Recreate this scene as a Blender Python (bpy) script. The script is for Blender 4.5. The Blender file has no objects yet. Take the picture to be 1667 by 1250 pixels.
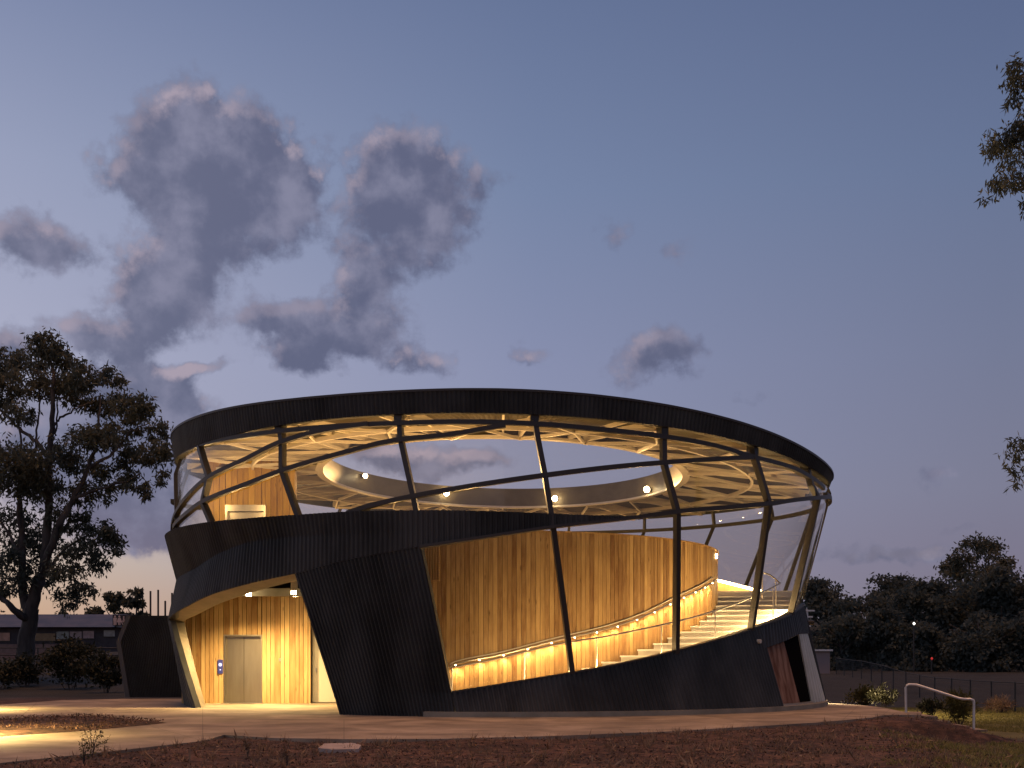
import bpy, math, random
import numpy as np
random.seed(7); rng = np.random.default_rng(11)
R_ = math.radians
sc = bpy.context.scene
COL = sc.collection
F = 2000.0; PX0 = 833.5; HZ = 1070.0; EYE = 1.45
CX, CY = -0.3, 40.0
C = np.array([CX, CY, 0.0])

# ------------------------------------------------------------------ helpers
def at(px, py, Y):
    return np.array([(px-PX0)/F*Y, Y, EYE-(py-HZ)/F*Y])
def ground(px, py, z=0.0):
    Y = (EYE-z)*F/(py-HZ)
    return np.array([(px-PX0)/F*Y, Y, z])
def U(px, py, R, far=False):
    """a point of the building's shell: (angle from the front, height, radius)"""
    a = (px-PX0)/F
    A = a*a+1; B = -2*(a*CX+CY); Cc = CX*CX+CY*CY-R*R
    D = B*B-4*A*Cc
    s = math.sqrt(max(D, 0.0))
    Y = (-B+(s if far else -s))/(2*A)
    x = a*Y-CX; y = Y-CY
    return (math.degrees(math.atan2(x, -y)), EYE-(py-HZ)/F*Y, math.hypot(x, y))
def pol(deg, z, r):
    t = np.radians(deg)
    return np.array([CX+r*np.sin(t), CY-r*np.cos(t), z])
def curve(pts, mode='px'):
    """list of (px,py,R) or ('p',deg,z,R) -> array (deg,z,R)"""
    out = []
    for p in pts:
        out.append(tuple(p[1:4]) if p[0] == 'p' else U(*p))
    return np.array(out, float)
def hermite(t, x, Y):
    """smooth interpolation through the points (monotone in t)"""
    Y = np.asarray(Y, float); n = len(x)
    if n == 2:
        u = ((t-x[0])/(x[1]-x[0]))[:, None]
        return Y[0]*(1-u)+Y[1]*u
    d = np.diff(Y, axis=0)/np.diff(x)[:, None]
    m = np.zeros_like(Y)
    m[0] = d[0]; m[-1] = d[-1]
    m[1:-1] = np.where(d[:-1]*d[1:] > 0, 2*d[:-1]*d[1:]/(d[:-1]+d[1:]+1e-12), 0)
    i = np.clip(np.searchsorted(x, t)-1, 0, n-2)
    h = (x[i+1]-x[i]); u = (t-x[i])/h
    u = u[:, None]; h = h[:, None]
    return (Y[i]*(2*u**3-3*u**2+1)+m[i]*h*(u**3-2*u**2+u)+Y[i+1]*(-2*u**3+3*u**2)+m[i+1]*h*(u**3-u**2))
def resample(c, n, by='len', smooth=True):
    if by == 'deg':
        x = (c[:, 0]-c[0, 0])/(c[-1, 0]-c[0, 0])
    else:
        P = np.c_[np.radians(c[:, 0])*10, c[:, 1]]
        x = np.r_[0, np.cumsum(np.hypot(*np.diff(P, axis=0).T))]; x /= x[-1]
    t = np.linspace(0, 1, n)
    return hermite(t, x, c) if smooth else np.stack([np.interp(t, x, c[:, k]) for k in range(3)], 1)
def P3(c):
    t = np.radians(c[..., 0])
    return np.stack([CX+c[..., 2]*np.sin(t), CY-c[..., 2]*np.cos(t), c[..., 1]], -1)

class MB:
    """collects faces, links them as ONE mesh object"""
    def __init__(s): s.v = []; s.f = []; s.n = 0; s.tint = []
    def add(s, V, Fc, tint=None):
        V = np.asarray(V, float).reshape(-1, 3)
        s.v.append(V); s.f += [tuple(i+s.n for i in f) for f in Fc]; s.n += len(V)
        s.tint.append(np.full(len(V), random.random() if tint is None else tint))
    def grid(s, G, tint=0.5, closed=False):
        a, b = G.shape[:2]; Fc = []
        for i in range(a-1):
            for j in range(b if closed else b-1):
                k = (j+1) % b
                Fc.append((i*b+j, i*b+k, (i+1)*b+k, (i+1)*b+j))
        s.add(G, Fc, tint)
    def hexa(s, V, tint=None):
        s.add(V, [(0, 3, 2, 1), (4, 5, 6, 7), (0, 1, 5, 4), (1, 2, 6, 5), (2, 3, 7, 6), (3, 0, 4, 7)], tint)
    def box(s, lo, hi, tint=None):
        x0, y0, z0 = lo; x1, y1, z1 = hi
        s.hexa([(x0,y0,z0),(x1,y0,z0),(x1,y1,z0),(x0,y1,z0),(x0,y0,z1),(x1,y0,z1),(x1,y1,z1),(x0,y1,z1)], tint)
    def sweep(s, P, w, d, tint=0.5, up=None):
        P = np.asarray(P, float); n = len(P); G = np.zeros((n, 4, 3))
        for i in range(n):
            t = P[min(i+1, n-1)]-P[max(i-1, 0)]; t = t/np.linalg.norm(t)
            r = np.array([P[i][0]-CX, P[i][1]-CY, 0.0]) if up is None else np.array(up, float)
            r = r/np.linalg.norm(r)
            sd = np.cross(t, r); sd /= np.linalg.norm(sd); nn = np.cross(sd, t)
            for k, (a, b) in enumerate(((-1,-1),(1,-1),(1,1),(-1,1))):
                G[i, k] = P[i]+sd*a*w/2+nn*b*d/2
        s.grid(G, tint, closed=True)
        s.add(G[0], [(3,2,1,0)], tint); s.add(G[-1], [(0,1,2,3)], tint)
    def tube(s, P, r, n=8, tint=0.5):
        P = np.asarray(P, float); m = len(P); G = np.zeros((m, n, 3))
        r = np.broadcast_to(r, (m,))
        ref = np.array([0.31, 0.17, 0.93])
        for i in range(m):
            t = P[min(i+1, m-1)]-P[max(i-1, 0)]; t = t/(np.linalg.norm(t)+1e-9)
            a = np.cross(t, ref if abs(t @ ref) < .95 else np.array([1., 0, 0])); a /= np.linalg.norm(a); b = np.cross(t, a)
            for k in range(n):
                q = 2*math.pi*k/n
                G[i, k] = P[i]+r[i]*(a*math.cos(q)+b*math.sin(q))
        s.grid(G, tint, closed=True)
        s.add(G[0], [tuple(range(n-1, -1, -1))], tint); s.add(G[-1], [tuple(range(n))], tint)
    def prism(s, poly, z0, z1, tint=0.5):
        n = len(poly)
        V = [(p[0], p[1], z0) for p in poly]+[(p[0], p[1], z1) for p in poly]
        s.add(V, [tuple(range(n-1, -1, -1)), tuple(range(n, 2*n))]+[(i, (i+1) % n, n+(i+1) % n, n+i) for i in range(n)], tint)
    def build(s, name, mat, parent=None, smooth=False):
        me = bpy.data.meshes.new(name)
        V = np.concatenate(s.v); org = world_loc(parent)
        me.from_pydata((V-org).tolist(), [], s.f)
        at_ = me.attributes.new('tint', 'FLOAT', 'POINT')
        at_.data.foreach_set('value', np.concatenate(s.tint).astype(np.float32))
        me.materials.append(mat)
        if smooth: me.polygons.foreach_set('use_smooth', [True]*len(me.polygons))
        me.update()
        o = bpy.data.objects.new(name, me); COL.objects.link(o)
        if parent: o.parent = parent
        return o
def world_loc(o):
    p = np.zeros(3)
    while o is not None:
        p = p+np.array(o.location); o = o.parent
    return p
def tag(o, label, cat, group=None):
    o['label'] = label; o['category'] = cat
    if group: o['group'] = group
    return o
def thing(name, loc, label, cat, group=None):
    o = bpy.data.objects.new(name, None); o.location = loc; COL.objects.link(o)
    return tag(o, label, cat, group)
def structure(o, kind='structure'): o['kind'] = kind; return o
def sr(r, g, b):
    f = lambda c: (c/255/12.92) if c/255 <= .04045 else ((c/255+.055)/1.055)**2.4
    return (f(r), f(g), f(b), 1)

# ------------------------------------------------------------------ materials
def mat(name, col, rough=.6, metal=0.0, spec=.5, emit=None, estr=0):
    m = bpy.data.materials.new(name); m.use_nodes = True
    b = m.node_tree.nodes['Principled BSDF']
    b.inputs['Base Color'].default_value = (*col[:3], 1); b.inputs['Roughness'].default_value = rough
    b.inputs['Metallic'].default_value = metal; b.inputs['Specular IOR Level'].default_value = spec
    if emit:
        b.inputs['Emission Color'].default_value = (*emit[:3], 1); b.inputs['Emission Strength'].default_value = estr
    return m
class NT:
    def __init__(s, nt): s.nt = nt
    def n(s, t, **kw):
        nd = s.nt.nodes.new(t)
        for k, v in kw.items(): setattr(nd, k, v)
        return nd
    def link(s, a, b): s.nt.links.new(a, b)
    def m(s, op, a, b=None, c=None, clamp=False):
        nd = s.n('ShaderNodeMath', operation=op); nd.use_clamp = clamp
        for i, v in enumerate((a, b, c)):
            if v is None: continue
            if isinstance(v, (int, float)): nd.inputs[i].default_value = v
            else: s.link(v, nd.inputs[i])
        return nd.outputs[0]
    def mix(s, fac, a, b, blend='MIX'):
        nd = s.n('ShaderNodeMix', data_type='RGBA', blend_type=blend)
        for i, v in ((0, fac), (6, a), (7, b)):
            if isinstance(v, (int, float)): nd.inputs[i].default_value = v
            elif isinstance(v, (tuple, list)): nd.inputs[i].default_value = (*v[:3], 1)
            else: s.link(v, nd.inputs[i])
        return nd.outputs[2]
    def noise(s, vec, scale, detail=4, rough=.55, dist=0, dim='3D'):
        nd = s.n('ShaderNodeTexNoise', noise_dimensions=dim)
        nd.inputs['Scale'].default_value = scale; nd.inputs['Detail'].default_value = detail
        nd.inputs['Roughness'].default_value = rough; nd.inputs['Distortion'].default_value = dist
        if vec is not None: s.link(vec, nd.inputs['Vector'])
        return nd
    def ramp(s, fac, stops):
        nd = s.n('ShaderNodeValToRGB'); e = nd.color_ramp.elements
        while len(e) < len(stops): e.new(.5)
        for k, (p, c) in zip(e, stops): k.position = p; k.color = (*c[:3], 1)
        s.link(fac, nd.inputs[0]); return nd.outputs[0]
    def mapr(s, v, a, b, c=0, d=1, kind='SMOOTHSTEP'):
        nd = s.n('ShaderNodeMapRange', interpolation_type=kind)
        s.link(v, nd.inputs[0])
        for i, x in enumerate((a, b, c, d)): nd.inputs[i+1].default_value = x
        return nd.outputs[0]
def noisy(name, c1, c2, scale=6, rough=.8, bump=.0, stretch=(1, 1, 1), detail=6, tint=0.0, bscale=None, metal=0, spec=.4, c3=None):
    m = bpy.data.materials.new(name); m.use_nodes = True; t = NT(m.node_tree)
    b = m.node_tree.nodes['Principled BSDF']
    tc = t.n('ShaderNodeTexCoord'); mp = t.n('ShaderNodeMapping'); mp.inputs['Scale'].default_value = stretch
    t.link(tc.outputs['Object'], mp.inputs[0])
    nz = t.noise(mp.outputs[0], scale, detail, .6)
    f = t.mapr(nz.outputs[0], .3, .7)
    if tint:
        a = t.n('ShaderNodeAttribute', attribute_name='tint')
        f = t.m('ADD', t.m('MULTIPLY', f, 1-tint), t.m('MULTIPLY', a.outputs['Fac'], tint))
    stops = [(0, c1), (1, c2)] if c3 is None else [(0, c1), (.55, c2), (1, c3)]
    t.link(t.ramp(f, stops), b.inputs['Base Color'])
    b.inputs['Roughness'].default_value = rough; b.inputs['Metallic'].default_value = metal
    b.inputs['Specular IOR Level'].default_value = spec
    if bump:
        nb = t.noise(mp.outputs[0], bscale or scale*3, 8, .65)
        bp = t.n('ShaderNodeBump'); bp.inputs['Strength'].default_value = bump; bp.inputs['Distance'].default_value = .05
        t.link(nb.outputs[0], bp.inputs['Height']); t.link(bp.outputs[0], b.inputs['Normal'])
    return m
def timber_mat(name, lo, hi):
    m = bpy.data.materials.new(name); m.use_nodes = True; t = NT(m.node_tree)
    b = m.node_tree.nodes['Principled BSDF']
    tc = t.n('ShaderNodeTexCoord'); at_ = t.n('ShaderNodeAttribute', attribute_name='tint')
    off = t.n('ShaderNodeCombineXYZ'); t.link(t.m('MULTIPLY', at_.outputs['Fac'], 57.0), off.inputs[2])
    va = t.n('ShaderNodeVectorMath', operation='ADD'); t.link(tc.outputs['Object'], va.inputs[0]); t.link(off.outputs[0], va.inputs[1])
    mp = t.n('ShaderNodeMapping'); mp.inputs['Scale'].default_value = (14, 14, .9); t.link(va.outputs[0], mp.inputs[0])
    g = t.noise(mp.outputs[0], 1.6, 6, .6, .6)
    mp2 = t.n('ShaderNodeMapping'); mp2.inputs['Scale'].default_value = (4, 4, 1.1); t.link(va.outputs[0], mp2.inputs[0])
    g2 = t.noise(mp2.outputs[0], 1.1, 3, .5)
    f = t.m('ADD', t.m('MULTIPLY', at_.outputs['Fac'], .55), t.m('MULTIPLY', t.mapr(g2.outputs[0], .3, .7), .25))
    f = t.m('ADD', f, t.m('MULTIPLY', t.mapr(g.outputs[0], .3, .75), .28))
    col = t.ramp(f, [(.12, lo), (.5, tuple((a*.55+c*.45) for a, c in zip(lo, hi))), (.95, hi)])
    # knots
    mp3 = t.n('ShaderNodeMapping'); mp3.inputs['Scale'].default_value = (6, 6, 1.6); t.link(va.outputs[0], mp3.inputs[0])
    vo = t.n('ShaderNodeTexVoronoi'); vo.inputs['Scale'].default_value = 1.0; t.link(mp3.outputs[0], vo.inputs['Vector'])
    k = t.mapr(vo.outputs['Distance'], .05, .16, 0.55, 0)
    col = t.mix(k, col, tuple(c*.35 for c in lo))
    t.link(col, b.inputs['Base Color']); b.inputs['Roughness'].default_value = .6; b.inputs['Specular IOR Level'].default_value = .25
    bp = t.n('ShaderNodeBump'); bp.inputs['Strength'].default_value = .15; bp.inputs['Distance'].default_value = .02
    t.link(g.outputs[0], bp.inputs['Height']); t.link(bp.outputs[0], b.inputs['Normal'])
    return m
def glass_mat(name, tintc=(.93, .90, .86), refl=1.0, rough=.01):
    m = bpy.data.materials.new(name); m.use_nodes = True; t = NT(m.node_tree)
    m.node_tree.nodes.remove(m.node_tree.nodes['Principled BSDF'])
    out = m.node_tree.nodes['Material Output']
    tr = t.n('ShaderNodeBsdfTransparent'); tr.inputs[0].default_value = (*tintc, 1)
    gl = t.n('ShaderNodeBsdfGlossy'); gl.inputs['Roughness'].default_value = rough; gl.inputs[0].default_value = (.95, .95, .95, 1)
    ge = t.n('ShaderNodeNewGeometry'); dt = t.n('ShaderNodeVectorMath', operation='DOT_PRODUCT')
    t.link(ge.outputs['Normal'], dt.inputs[0]); t.link(ge.outputs['Incoming'], dt.inputs[1])
    k5 = t.m('POWER', t.m('SUBTRACT', 1.0, t.m('ABSOLUTE', dt.outputs['Value']), clamp=True), 5.0)   # thin pane: same from both faces
    fr = t.m('ADD', t.m('MULTIPLY', k5, .90), .035)
    mx = t.n('ShaderNodeMixShader'); t.link(t.m('MULTIPLY', fr, refl, clamp=True), mx.inputs[0])
    df = t.n('ShaderNodeBsdfTranslucent'); df.inputs[0].default_value = (.8, .76, .7, 1)
    d2 = t.n('ShaderNodeMixShader'); d2.inputs[0].default_value = .012
    t.link(tr.outputs[0], d2.inputs[1]); t.link(df.outputs[0], d2.inputs[2])
    t.link(d2.outputs[0], mx.inputs[1]); t.link(gl.outputs[0], mx.inputs[2]); t.link(mx.outputs[0], out.inputs[0])
    return m
def leaf_mat(name, c1, c2, trans=.25, spec=.2):
    m = bpy.data.materials.new(name); m.use_nodes = True; t = NT(m.node_tree)
    b = m.node_tree.nodes['Principled BSDF']; out = m.node_tree.nodes['Material Output']
    a = t.n('ShaderNodeAttribute', attribute_name='tint')
    col = t.ramp(a.outputs['Fac'], [(0, c1), (1, c2)])
    t.link(col, b.inputs['Base Color']); b.inputs['Roughness'].default_value = .55; b.inputs['Specular IOR Level'].default_value = spec
    tl = t.n('ShaderNodeBsdfTranslucent'); t.link(col, tl.inputs[0])
    mx = t.n('ShaderNodeMixShader'); mx.inputs[0].default_value = trans
    t.link(b.outputs[0], mx.inputs[1]); t.link(tl.outputs[0], mx.inputs[2]); t.link(mx.outputs[0], out.inputs[0])
    return m

M = {}
M['black'] = noisy('black_cladding', (.019, .0205, .0195), (.058, .060, .058), .8, .5, .1, (1, 1, .35), spec=.22)
M['ring'] = noisy('ring_steel', (.105, .08, .048), (.14, .11, .07), 2.0, .5)
M['black_in'] = mat('black_lining', (.02, .019, .018), .7)
M['steel'] = mat('dark_steel', (.042, .038, .034), .45, .0, .3)
M['cream'] = noisy('cream_steel', (.62, .55, .43), (.72, .64, .51), 2.0, .5)
M['soffit'] = noisy('metal_soffit', (.034, .026, .015), (.055, .043, .026), 1.5, .5, .05)
M['timber'] = timber_mat('pine_boards', (.17, .08, .026), (.53, .35, .145))
M['timber_warm'] = timber_mat('pine_boards_warm', (.27, .14, .05), (.62, .43, .20))
M['timber_red'] = timber_mat('pine_boards_red', (.25, .125, .02), (.54, .33, .05))
M['reveal'] = noisy('painted_reveal', (.17, .145, .10), (.22, .185, .135), 3, .6)
M['concrete'] = noisy('concrete', (.27, .215, .15), (.38, .31, .225), 1.1, .85, .12, detail=10, bscale=30)
def stains(m, scale, lo):
    t = NT(m.node_tree); b = m.node_tree.nodes['Principled BSDF']; old = b.inputs['Base Color'].links[0].from_socket
    ge = t.n('ShaderNodeNewGeometry'); nz = t.noise(ge.outputs['Position'], scale, 7, .62, .6)
    f = t.mapr(nz.outputs[0], .35, .68, lo, 1.08)
    cb = t.n('ShaderNodeCombineColor'); [t.link(f, cb.inputs[i]) for i in range(3)]
    t.link(t.mix(1.0, old, cb.outputs[0], 'MULTIPLY'), b.inputs['Base Color'])
stains(M['concrete'], .55, .62)
M['plinth'] = noisy('plinth_concrete', (.20, .185, .14), (.28, .26, .20), 2.0, .85, .15, detail=10, bscale=25)
M['tread'] = noisy('stair_concrete', (.74, .73, .68), (.80, .79, .74), 3, .7, .05)
M['riser'] = noisy('riser_concrete', (.60, .58, .52), (.66, .64, .58), 3, .75, .05)
M['stainless'] = noisy('brushed_steel', (.36, .32, .25), (.44, .40, .32), 3, .36, 0, (1, 1, .15), metal=.9)
M['rail'] = mat('rail_steel', (.62, .58, .52), .28, .9)
M['galv'] = noisy('galvanised', (.55, .55, .53), (.68, .67, .64), 6, .45, metal=.3)
M['glass'] = glass_mat('clear_glass', (.93, .895, .86), 1.15)
M['dark_glass'] = mat('dark_window_glass', (.008, .007, .007), .2, 0, 0)
M['door'] = mat('pale_painted_door', (.58, .54, .44), .5)
M['roof'] = noisy('roof_sheet', (.05, .055, .06), (.08, .085, .09), 2, .5)
M['copper'] = noisy('copper_panel', (.13, .065, .045), (.34, .21, .15), 1.0, .4, 0, (5, 5, .35), spec=.0)
UPL = (1.0, .60, .22)
WARM = (1.0, .66, .28)
M['lens'] = mat('lit_lens', (1, 1, 1), .4, emit=(1, .78, .42), estr=60)
M['lens_low'] = mat('lit_lens_small', (1, 1, 1), .4, emit=(1, .74, .36), estr=30)
M['led'] = mat('led_tube', (1, 1, 1), .4, emit=(1, .72, .34), estr=16)
M['screen'] = mat('lift_screen', (.05, .05, .1), .4, emit=(.75, .75, 1), estr=1.5)
M['screen_blue'] = mat('lift_panel', (.03, .03, .09), .3, emit=(.18, .2, .6), estr=.25)
M['mulch'] = noisy('bark_mulch', (.032, .017, .010), (.095, .047, .027), 5.0, .95, .6, detail=12, c3=(.18, .095, .058), bscale=22)
stains(M['mulch'], .7, .45)
M['chip'] = noisy('bark_chip', (.03, .015, .008), (.26, .15, .095), 2, .9, tint=.9)
M['bark'] = noisy('gum_bark', (.03, .025, .022), (.10, .082, .072), 2.2, .9, .5, (1, 1, .25))
M['leaf'] = leaf_mat('gum_leaf', (.058, .066, .05), (.125, .135, .10), .42)
M['leaf_dark'] = leaf_mat('dark_leaf', (.054, .066, .06), (.105, .125, .112), .4, .08)
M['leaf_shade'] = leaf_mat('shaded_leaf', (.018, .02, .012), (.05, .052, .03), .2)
M['leaf_olive'] = leaf_mat('olive_leaf', (.05, .05, .018), (.13, .12, .035))
M['leaf_yellow'] = leaf_mat('yellow_leaf', (.09, .07, .015), (.2, .14, .03))
M['grass'] = leaf_mat('grass_blade', (.12, .115, .035), (.32, .28, .09))
M['straw'] = leaf_mat('straw', (.14, .085, .05), (.34, .24, .15))

# ------------------------------------------------------------------ camera
cam = bpy.data.cameras.new('camera'); co = bpy.data.objects.new('camera', cam); COL.objects.link(co)
co.location = (0, 0, EYE); co.rotation_euler = (R_(90), 0, 0)
cam.sensor_width = 36; cam.lens = 36*F/1667; cam.shift_y = (HZ-625)/1667; cam.clip_end = 3000; cam.clip_start = .1
sc.camera = co

# ------------------------------------------------------------------ the dusk sky
w = bpy.data.worlds.new('World'); sc.world = w; w.use_nodes = True
t = NT(w.node_tree); bg = w.node_tree.nodes['Background']
geo = t.n('ShaderNodeTexCoord'); sep = t.n('ShaderNodeSeparateXYZ'); t.link(geo.outputs['Generated'], sep.inputs[0])
az = t.m('ARCTAN2', sep.outputs[0], sep.outputs[1])
el = t.m('ARCSINE', sep.outputs[2])
u = t.m('MULTIPLY', az, 20.0); v = t.m('MULTIPLY', el, 20.0)        # about 100 px of the photo per unit
def uv(px, py):
    x = (px-PX0)/F; z = (HZ-py)/F
    return math.atan(x)*20, math.atan(z/math.hypot(x, 1))*20
def cloud_group(ells):
    g = bpy.data.node_groups.new('cloud_density', 'ShaderNodeTree')
    g.interface.new_socket('P', in_out='INPUT', socket_type='NodeSocketVector')
    g.interface.new_socket('D', in_out='OUTPUT', socket_type='NodeSocketFloat')
    q = NT(g); gi = q.n('NodeGroupInput'); go = q.n('NodeGroupOutput'); P = gi.outputs[0]
    wn = q.noise(P, .75, 3, .5); wv = q.n('ShaderNodeVectorMath', operation='MULTIPLY_ADD')
    q.link(wn.outputs['Color'], wv.inputs[0]); wv.inputs[1].default_value = (.75, .55, 0); q.link(P, wv.inputs[2])
    wn2 = q.noise(P, 3.2, 3, .5); wv2 = q.n('ShaderNodeVectorMath', operation='MULTIPLY_ADD')
    q.link(wn2.outputs['Color'], wv2.inputs[0]); wv2.inputs[1].default_value = (.26, .26, 0); q.link(wv.outputs[0], wv2.inputs[2])
    s = q.n('ShaderNodeSeparateXYZ'); q.link(wv2.outputs[0], s.inputs[0])
    tot = None
    for (px, py, rx, ry, a) in ells:
        cu, cv = uv(px, py)
        cu += .375+.13; cv += .275+.13
        dx = q.m('MULTIPLY', q.m('SUBTRACT', s.outputs[0], cu), 100/rx); dy = q.m('MULTIPLY', q.m('SUBTRACT', s.outputs[1], cv), 100/ry)
        d = q.m('ADD', q.m('MULTIPLY', dx, dx), q.m('MULTIPLY', dy, dy))
        e = q.m('MULTIPLY', q.m('EXPONENT', q.m('MULTIPLY', d, -1.0)), a)
        tot = e if tot is None else q.m('ADD', tot, e)
    fb = q.noise(P, 1.25, 7, .58)
    fb2 = q.noise(P, 4.0, 5, .6)
    dn = q.m('ADD', tot, q.m('MULTIPLY', q.m('SUBTRACT', fb.outputs[0], .5), 1.5))
    dn = q.m('ADD', dn, q.m('MULTIPLY', q.m('SUBTRACT', fb2.outputs[0], .5), .8))
    # no cloud where there is no seed
    gate = q.mapr(tot, .04, .4)
    q.link(q.m('MULTIPLY', q.mapr(dn, .26, .88), gate), go.inputs[0])
    return g
CL = [(335, 300, 120, 90, 1.1), (300, 205, 60, 55, .9), (395, 260, 90, 70, .9), (345, 400, 75, 45, .85), (455, 300, 45, 60, .6), (220, 270, 60, 50, .7),
      (265, 490, 75, 62, 1.2), (225, 445, 40, 30, .55), (670, 335, 115, 88, 1.35), (640, 260, 60, 50, .7), (590, 440, 60, 40, .75),
      (545, 540, 105, 45, 1.0), (450, 508, 60, 24, .9), (475, 575, 45, 24, .8), (600, 520, 50, 40, .6), (690, 585, 52, 24, .8), (45, 395, 62, 40, 1.0), (110, 410, 40, 25, .5),
      (150, 535, 70, 24, 1.0), (220, 570, 40, 20, .7), (240, 615, 60, 20, .9), (265, 655, 60, 34, 1.1), (10, 555, 40, 30, 1.1), (310, 600, 40, 12, .6), (260, 740, 70, 60, .8), (150, 640, 150, 45, .7), (100, 770, 170, 80, .75), (230, 835, 90, 30, .6), (430, 330, 60, 50, .6), (240, 880, 80, 26, 1.0),
      (215, 820, 60, 30, .7), (60, 700, 90, 40, .6), (1055, 588, 70, 40, .85), (1095, 550, 45, 24, .6), (855, 588, 36, 18, .7),
      (1000, 385, 55, 26, .45), (1105, 405, 42, 30, .42), (910, 430, 35, 22, .3), (1210, 648, 45, 16, .45), (1440, 905, 130, 17, .9), (1340, 975, 70, 16, .6), (1590, 862, 80, 10, .5),
      (1520, 770, 50, 18, .4), (700, 750, 85, 30, 1.0), (610, 740, 50, 24, .9), (790, 752, 50, 14, .8), (1050, 765, 40, 10, .5), (340, 595, 36, 10, .5), (505, 600, 60, 16, .5)]
cg = cloud_group(CL)
pv = t.n('ShaderNodeCombineXYZ'); t.link(u, pv.inputs[0]); t.link(v, pv.inputs[1])
n1 = t.n('ShaderNodeGroup'); n1.node_tree = cg; t.link(pv.outputs[0], n1.inputs[0])
ofs = t.n('ShaderNodeVectorMath', operation='ADD'); ofs.inputs[1].default_value = (-.10, .18, 0); t.link(pv.outputs[0], ofs.inputs[0])
n2 = t.n('ShaderNodeGroup'); n2.node_tree = cg; t.link(ofs.outputs[0], n2.inputs[0])
D = n1.outputs[0]; hi = t.m('MULTIPLY', t.m('SUBTRACT', D, n2.outputs[0]), .92, clamp=True)
hi = t.m('MULTIPLY', hi, t.mapr(t.noise(pv.outputs[0], .8, 2, .5).outputs[0], .4, .62, .35, 1))
# clear sky: one elevation ramp on the sunset side, one on the far side, mixed by azimuth
def el_stops(l): return [(max(0, math.sin(math.atan((HZ-py)/F))/.75), c) for py, c in l]
sz = t.m('DIVIDE', sep.outputs[2], .75, clamp=True)
left = t.ramp(sz, el_stops([(1070, sr(196, 150, 126)), (990, sr(205, 172, 145)), (925, sr(204, 184, 168)), (850, sr(186, 176, 184)), (740, sr(172, 172, 193)), (600, sr(170, 173, 197)), (310, sr(152, 160, 188)), (0, sr(122, 134, 168)), (-900, sr(80, 93, 132))]))
mid = t.ramp(sz, el_stops([(1070, sr(160, 145, 150)), (920, sr(145, 142, 162)), (750, sr(141, 146, 174)), (600, sr(136, 143, 174)), (310, sr(118, 133, 166)), (0, sr(102, 117, 152)), (-900, sr(72, 86, 124))]))
right = t.ramp(sz, el_stops([(1070, sr(118, 112, 128)), (930, sr(124, 119, 139)), (810, sr(124, 125, 147)), (600, sr(116, 123, 150)), (310, sr(103, 117, 149)), (0, sr(90, 104, 139)), (-900, sr(66, 78, 114))]))
f1 = t.mapr(az, -.40, .02, kind='LINEAR'); f2 = t.mapr(az, .02, .38, kind='LINEAR')
sky = t.mix(f2, t.mix(f1, left, mid), right)
# dim the part of the sky far off the frame and below the horizon
low = t.mapr(v, .8, 3.2)
warmth = t.mapr(az, -.42, -.1)
mot = t.noise(pv.outputs[0], 1.2, 5, .55)
cdark = t.mix(warmth, t.mix(low, sr(128, 116, 134), sr(108, 112, 137)), t.mix(low, sr(110, 110, 131), sr(97, 102, 129)))
cdark = t.mix(t.m('MULTIPLY', t.mapr(mot.outputs[0], .40, .72), .62), cdark, sr(148, 148, 172))
clight = t.mix(low, sr(206, 178, 168), sr(172, 160, 175))
ccol = t.mix(t.m('MULTIPLY', hi, t.mapr(az, .22, -.05, .25, 1)), cdark, clight)
skyc = t.mix(t.m('POWER', D, .85), sky, ccol)
t.link(skyc, bg.inputs[0]); bg.inputs[1].default_value = 1.0

# after-glow and street light reaching the front: one weak, soft, warm sun
sl = bpy.data.lights.new('sun', 'SUN'); sl.energy = 1.85; sl.angle = R_(25); sl.color = (1, .47, .19)
so = bpy.data.objects.new('sun', sl); COL.objects.link(so); so.rotation_euler = (R_(5), 0, R_(28))

LP = {}
def lamp(kind, loc, power, color=WARM, size=.06, target=None, cone=100, blend=.6):
    l = bpy.data.lights.new('lamp', kind); l.energy = power*LP.get(kind, 1); l.color = color; l.shadow_soft_size = size
    o = bpy.data.objects.new('lamp', l); COL.objects.link(o); o.location = loc
    if kind == 'SPOT':
        l.spot_size = R_(cone); l.spot_blend = blend
        from mathutils import Vector
        o.rotation_euler = (Vector(target)-Vector(loc)).to_track_quat('-Z', 'Y').to_euler()
    return o

# ------------------------------------------------------------------ the pavilion
root = thing('round_pavilion', (CX, CY, 0), 'round black pavilion glowing inside, with tilted ring roof, glass sides and timber core', 'pavilion')

def ribbon(name, curves, ribs, m=M['black'], depth=.04, thick=.16, by='len', lab=None, rows=5, smooth=True):
    """ribbed cladding between curves listed from bottom to top; real ribs, real thickness"""
    n = 4*ribs+1
    cs = [resample(c, n, by, smooth) for c in curves]
    G = []
    for a, b in zip(cs[:-1], cs[1:]):
        for k in range(rows): G.append(a+(b-a)*(k/rows))
    G.append(cs[-1]); G = np.array(G)
    out = G.copy(); prof = np.array([0, 0, depth, depth]); out[..., 2] += prof[np.arange(n) % 4]
    inn = G.copy(); inn[..., 2] -= thick
    mb = MB(); O = P3(out); I = P3(inn)
    mb.grid(O); mb.grid(I[:, ::-1])
    mb.grid(np.stack([I[0], O[0]])); mb.grid(np.stack([O[-1], I[-1]]))
    mb.grid(np.stack([O[:, 0], I[:, 0]])); mb.grid(np.stack([I[:, -1], O[:, -1]]))
    o = mb.build(name, m, root)
    if lab: o['label'] = lab
    return o

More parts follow.
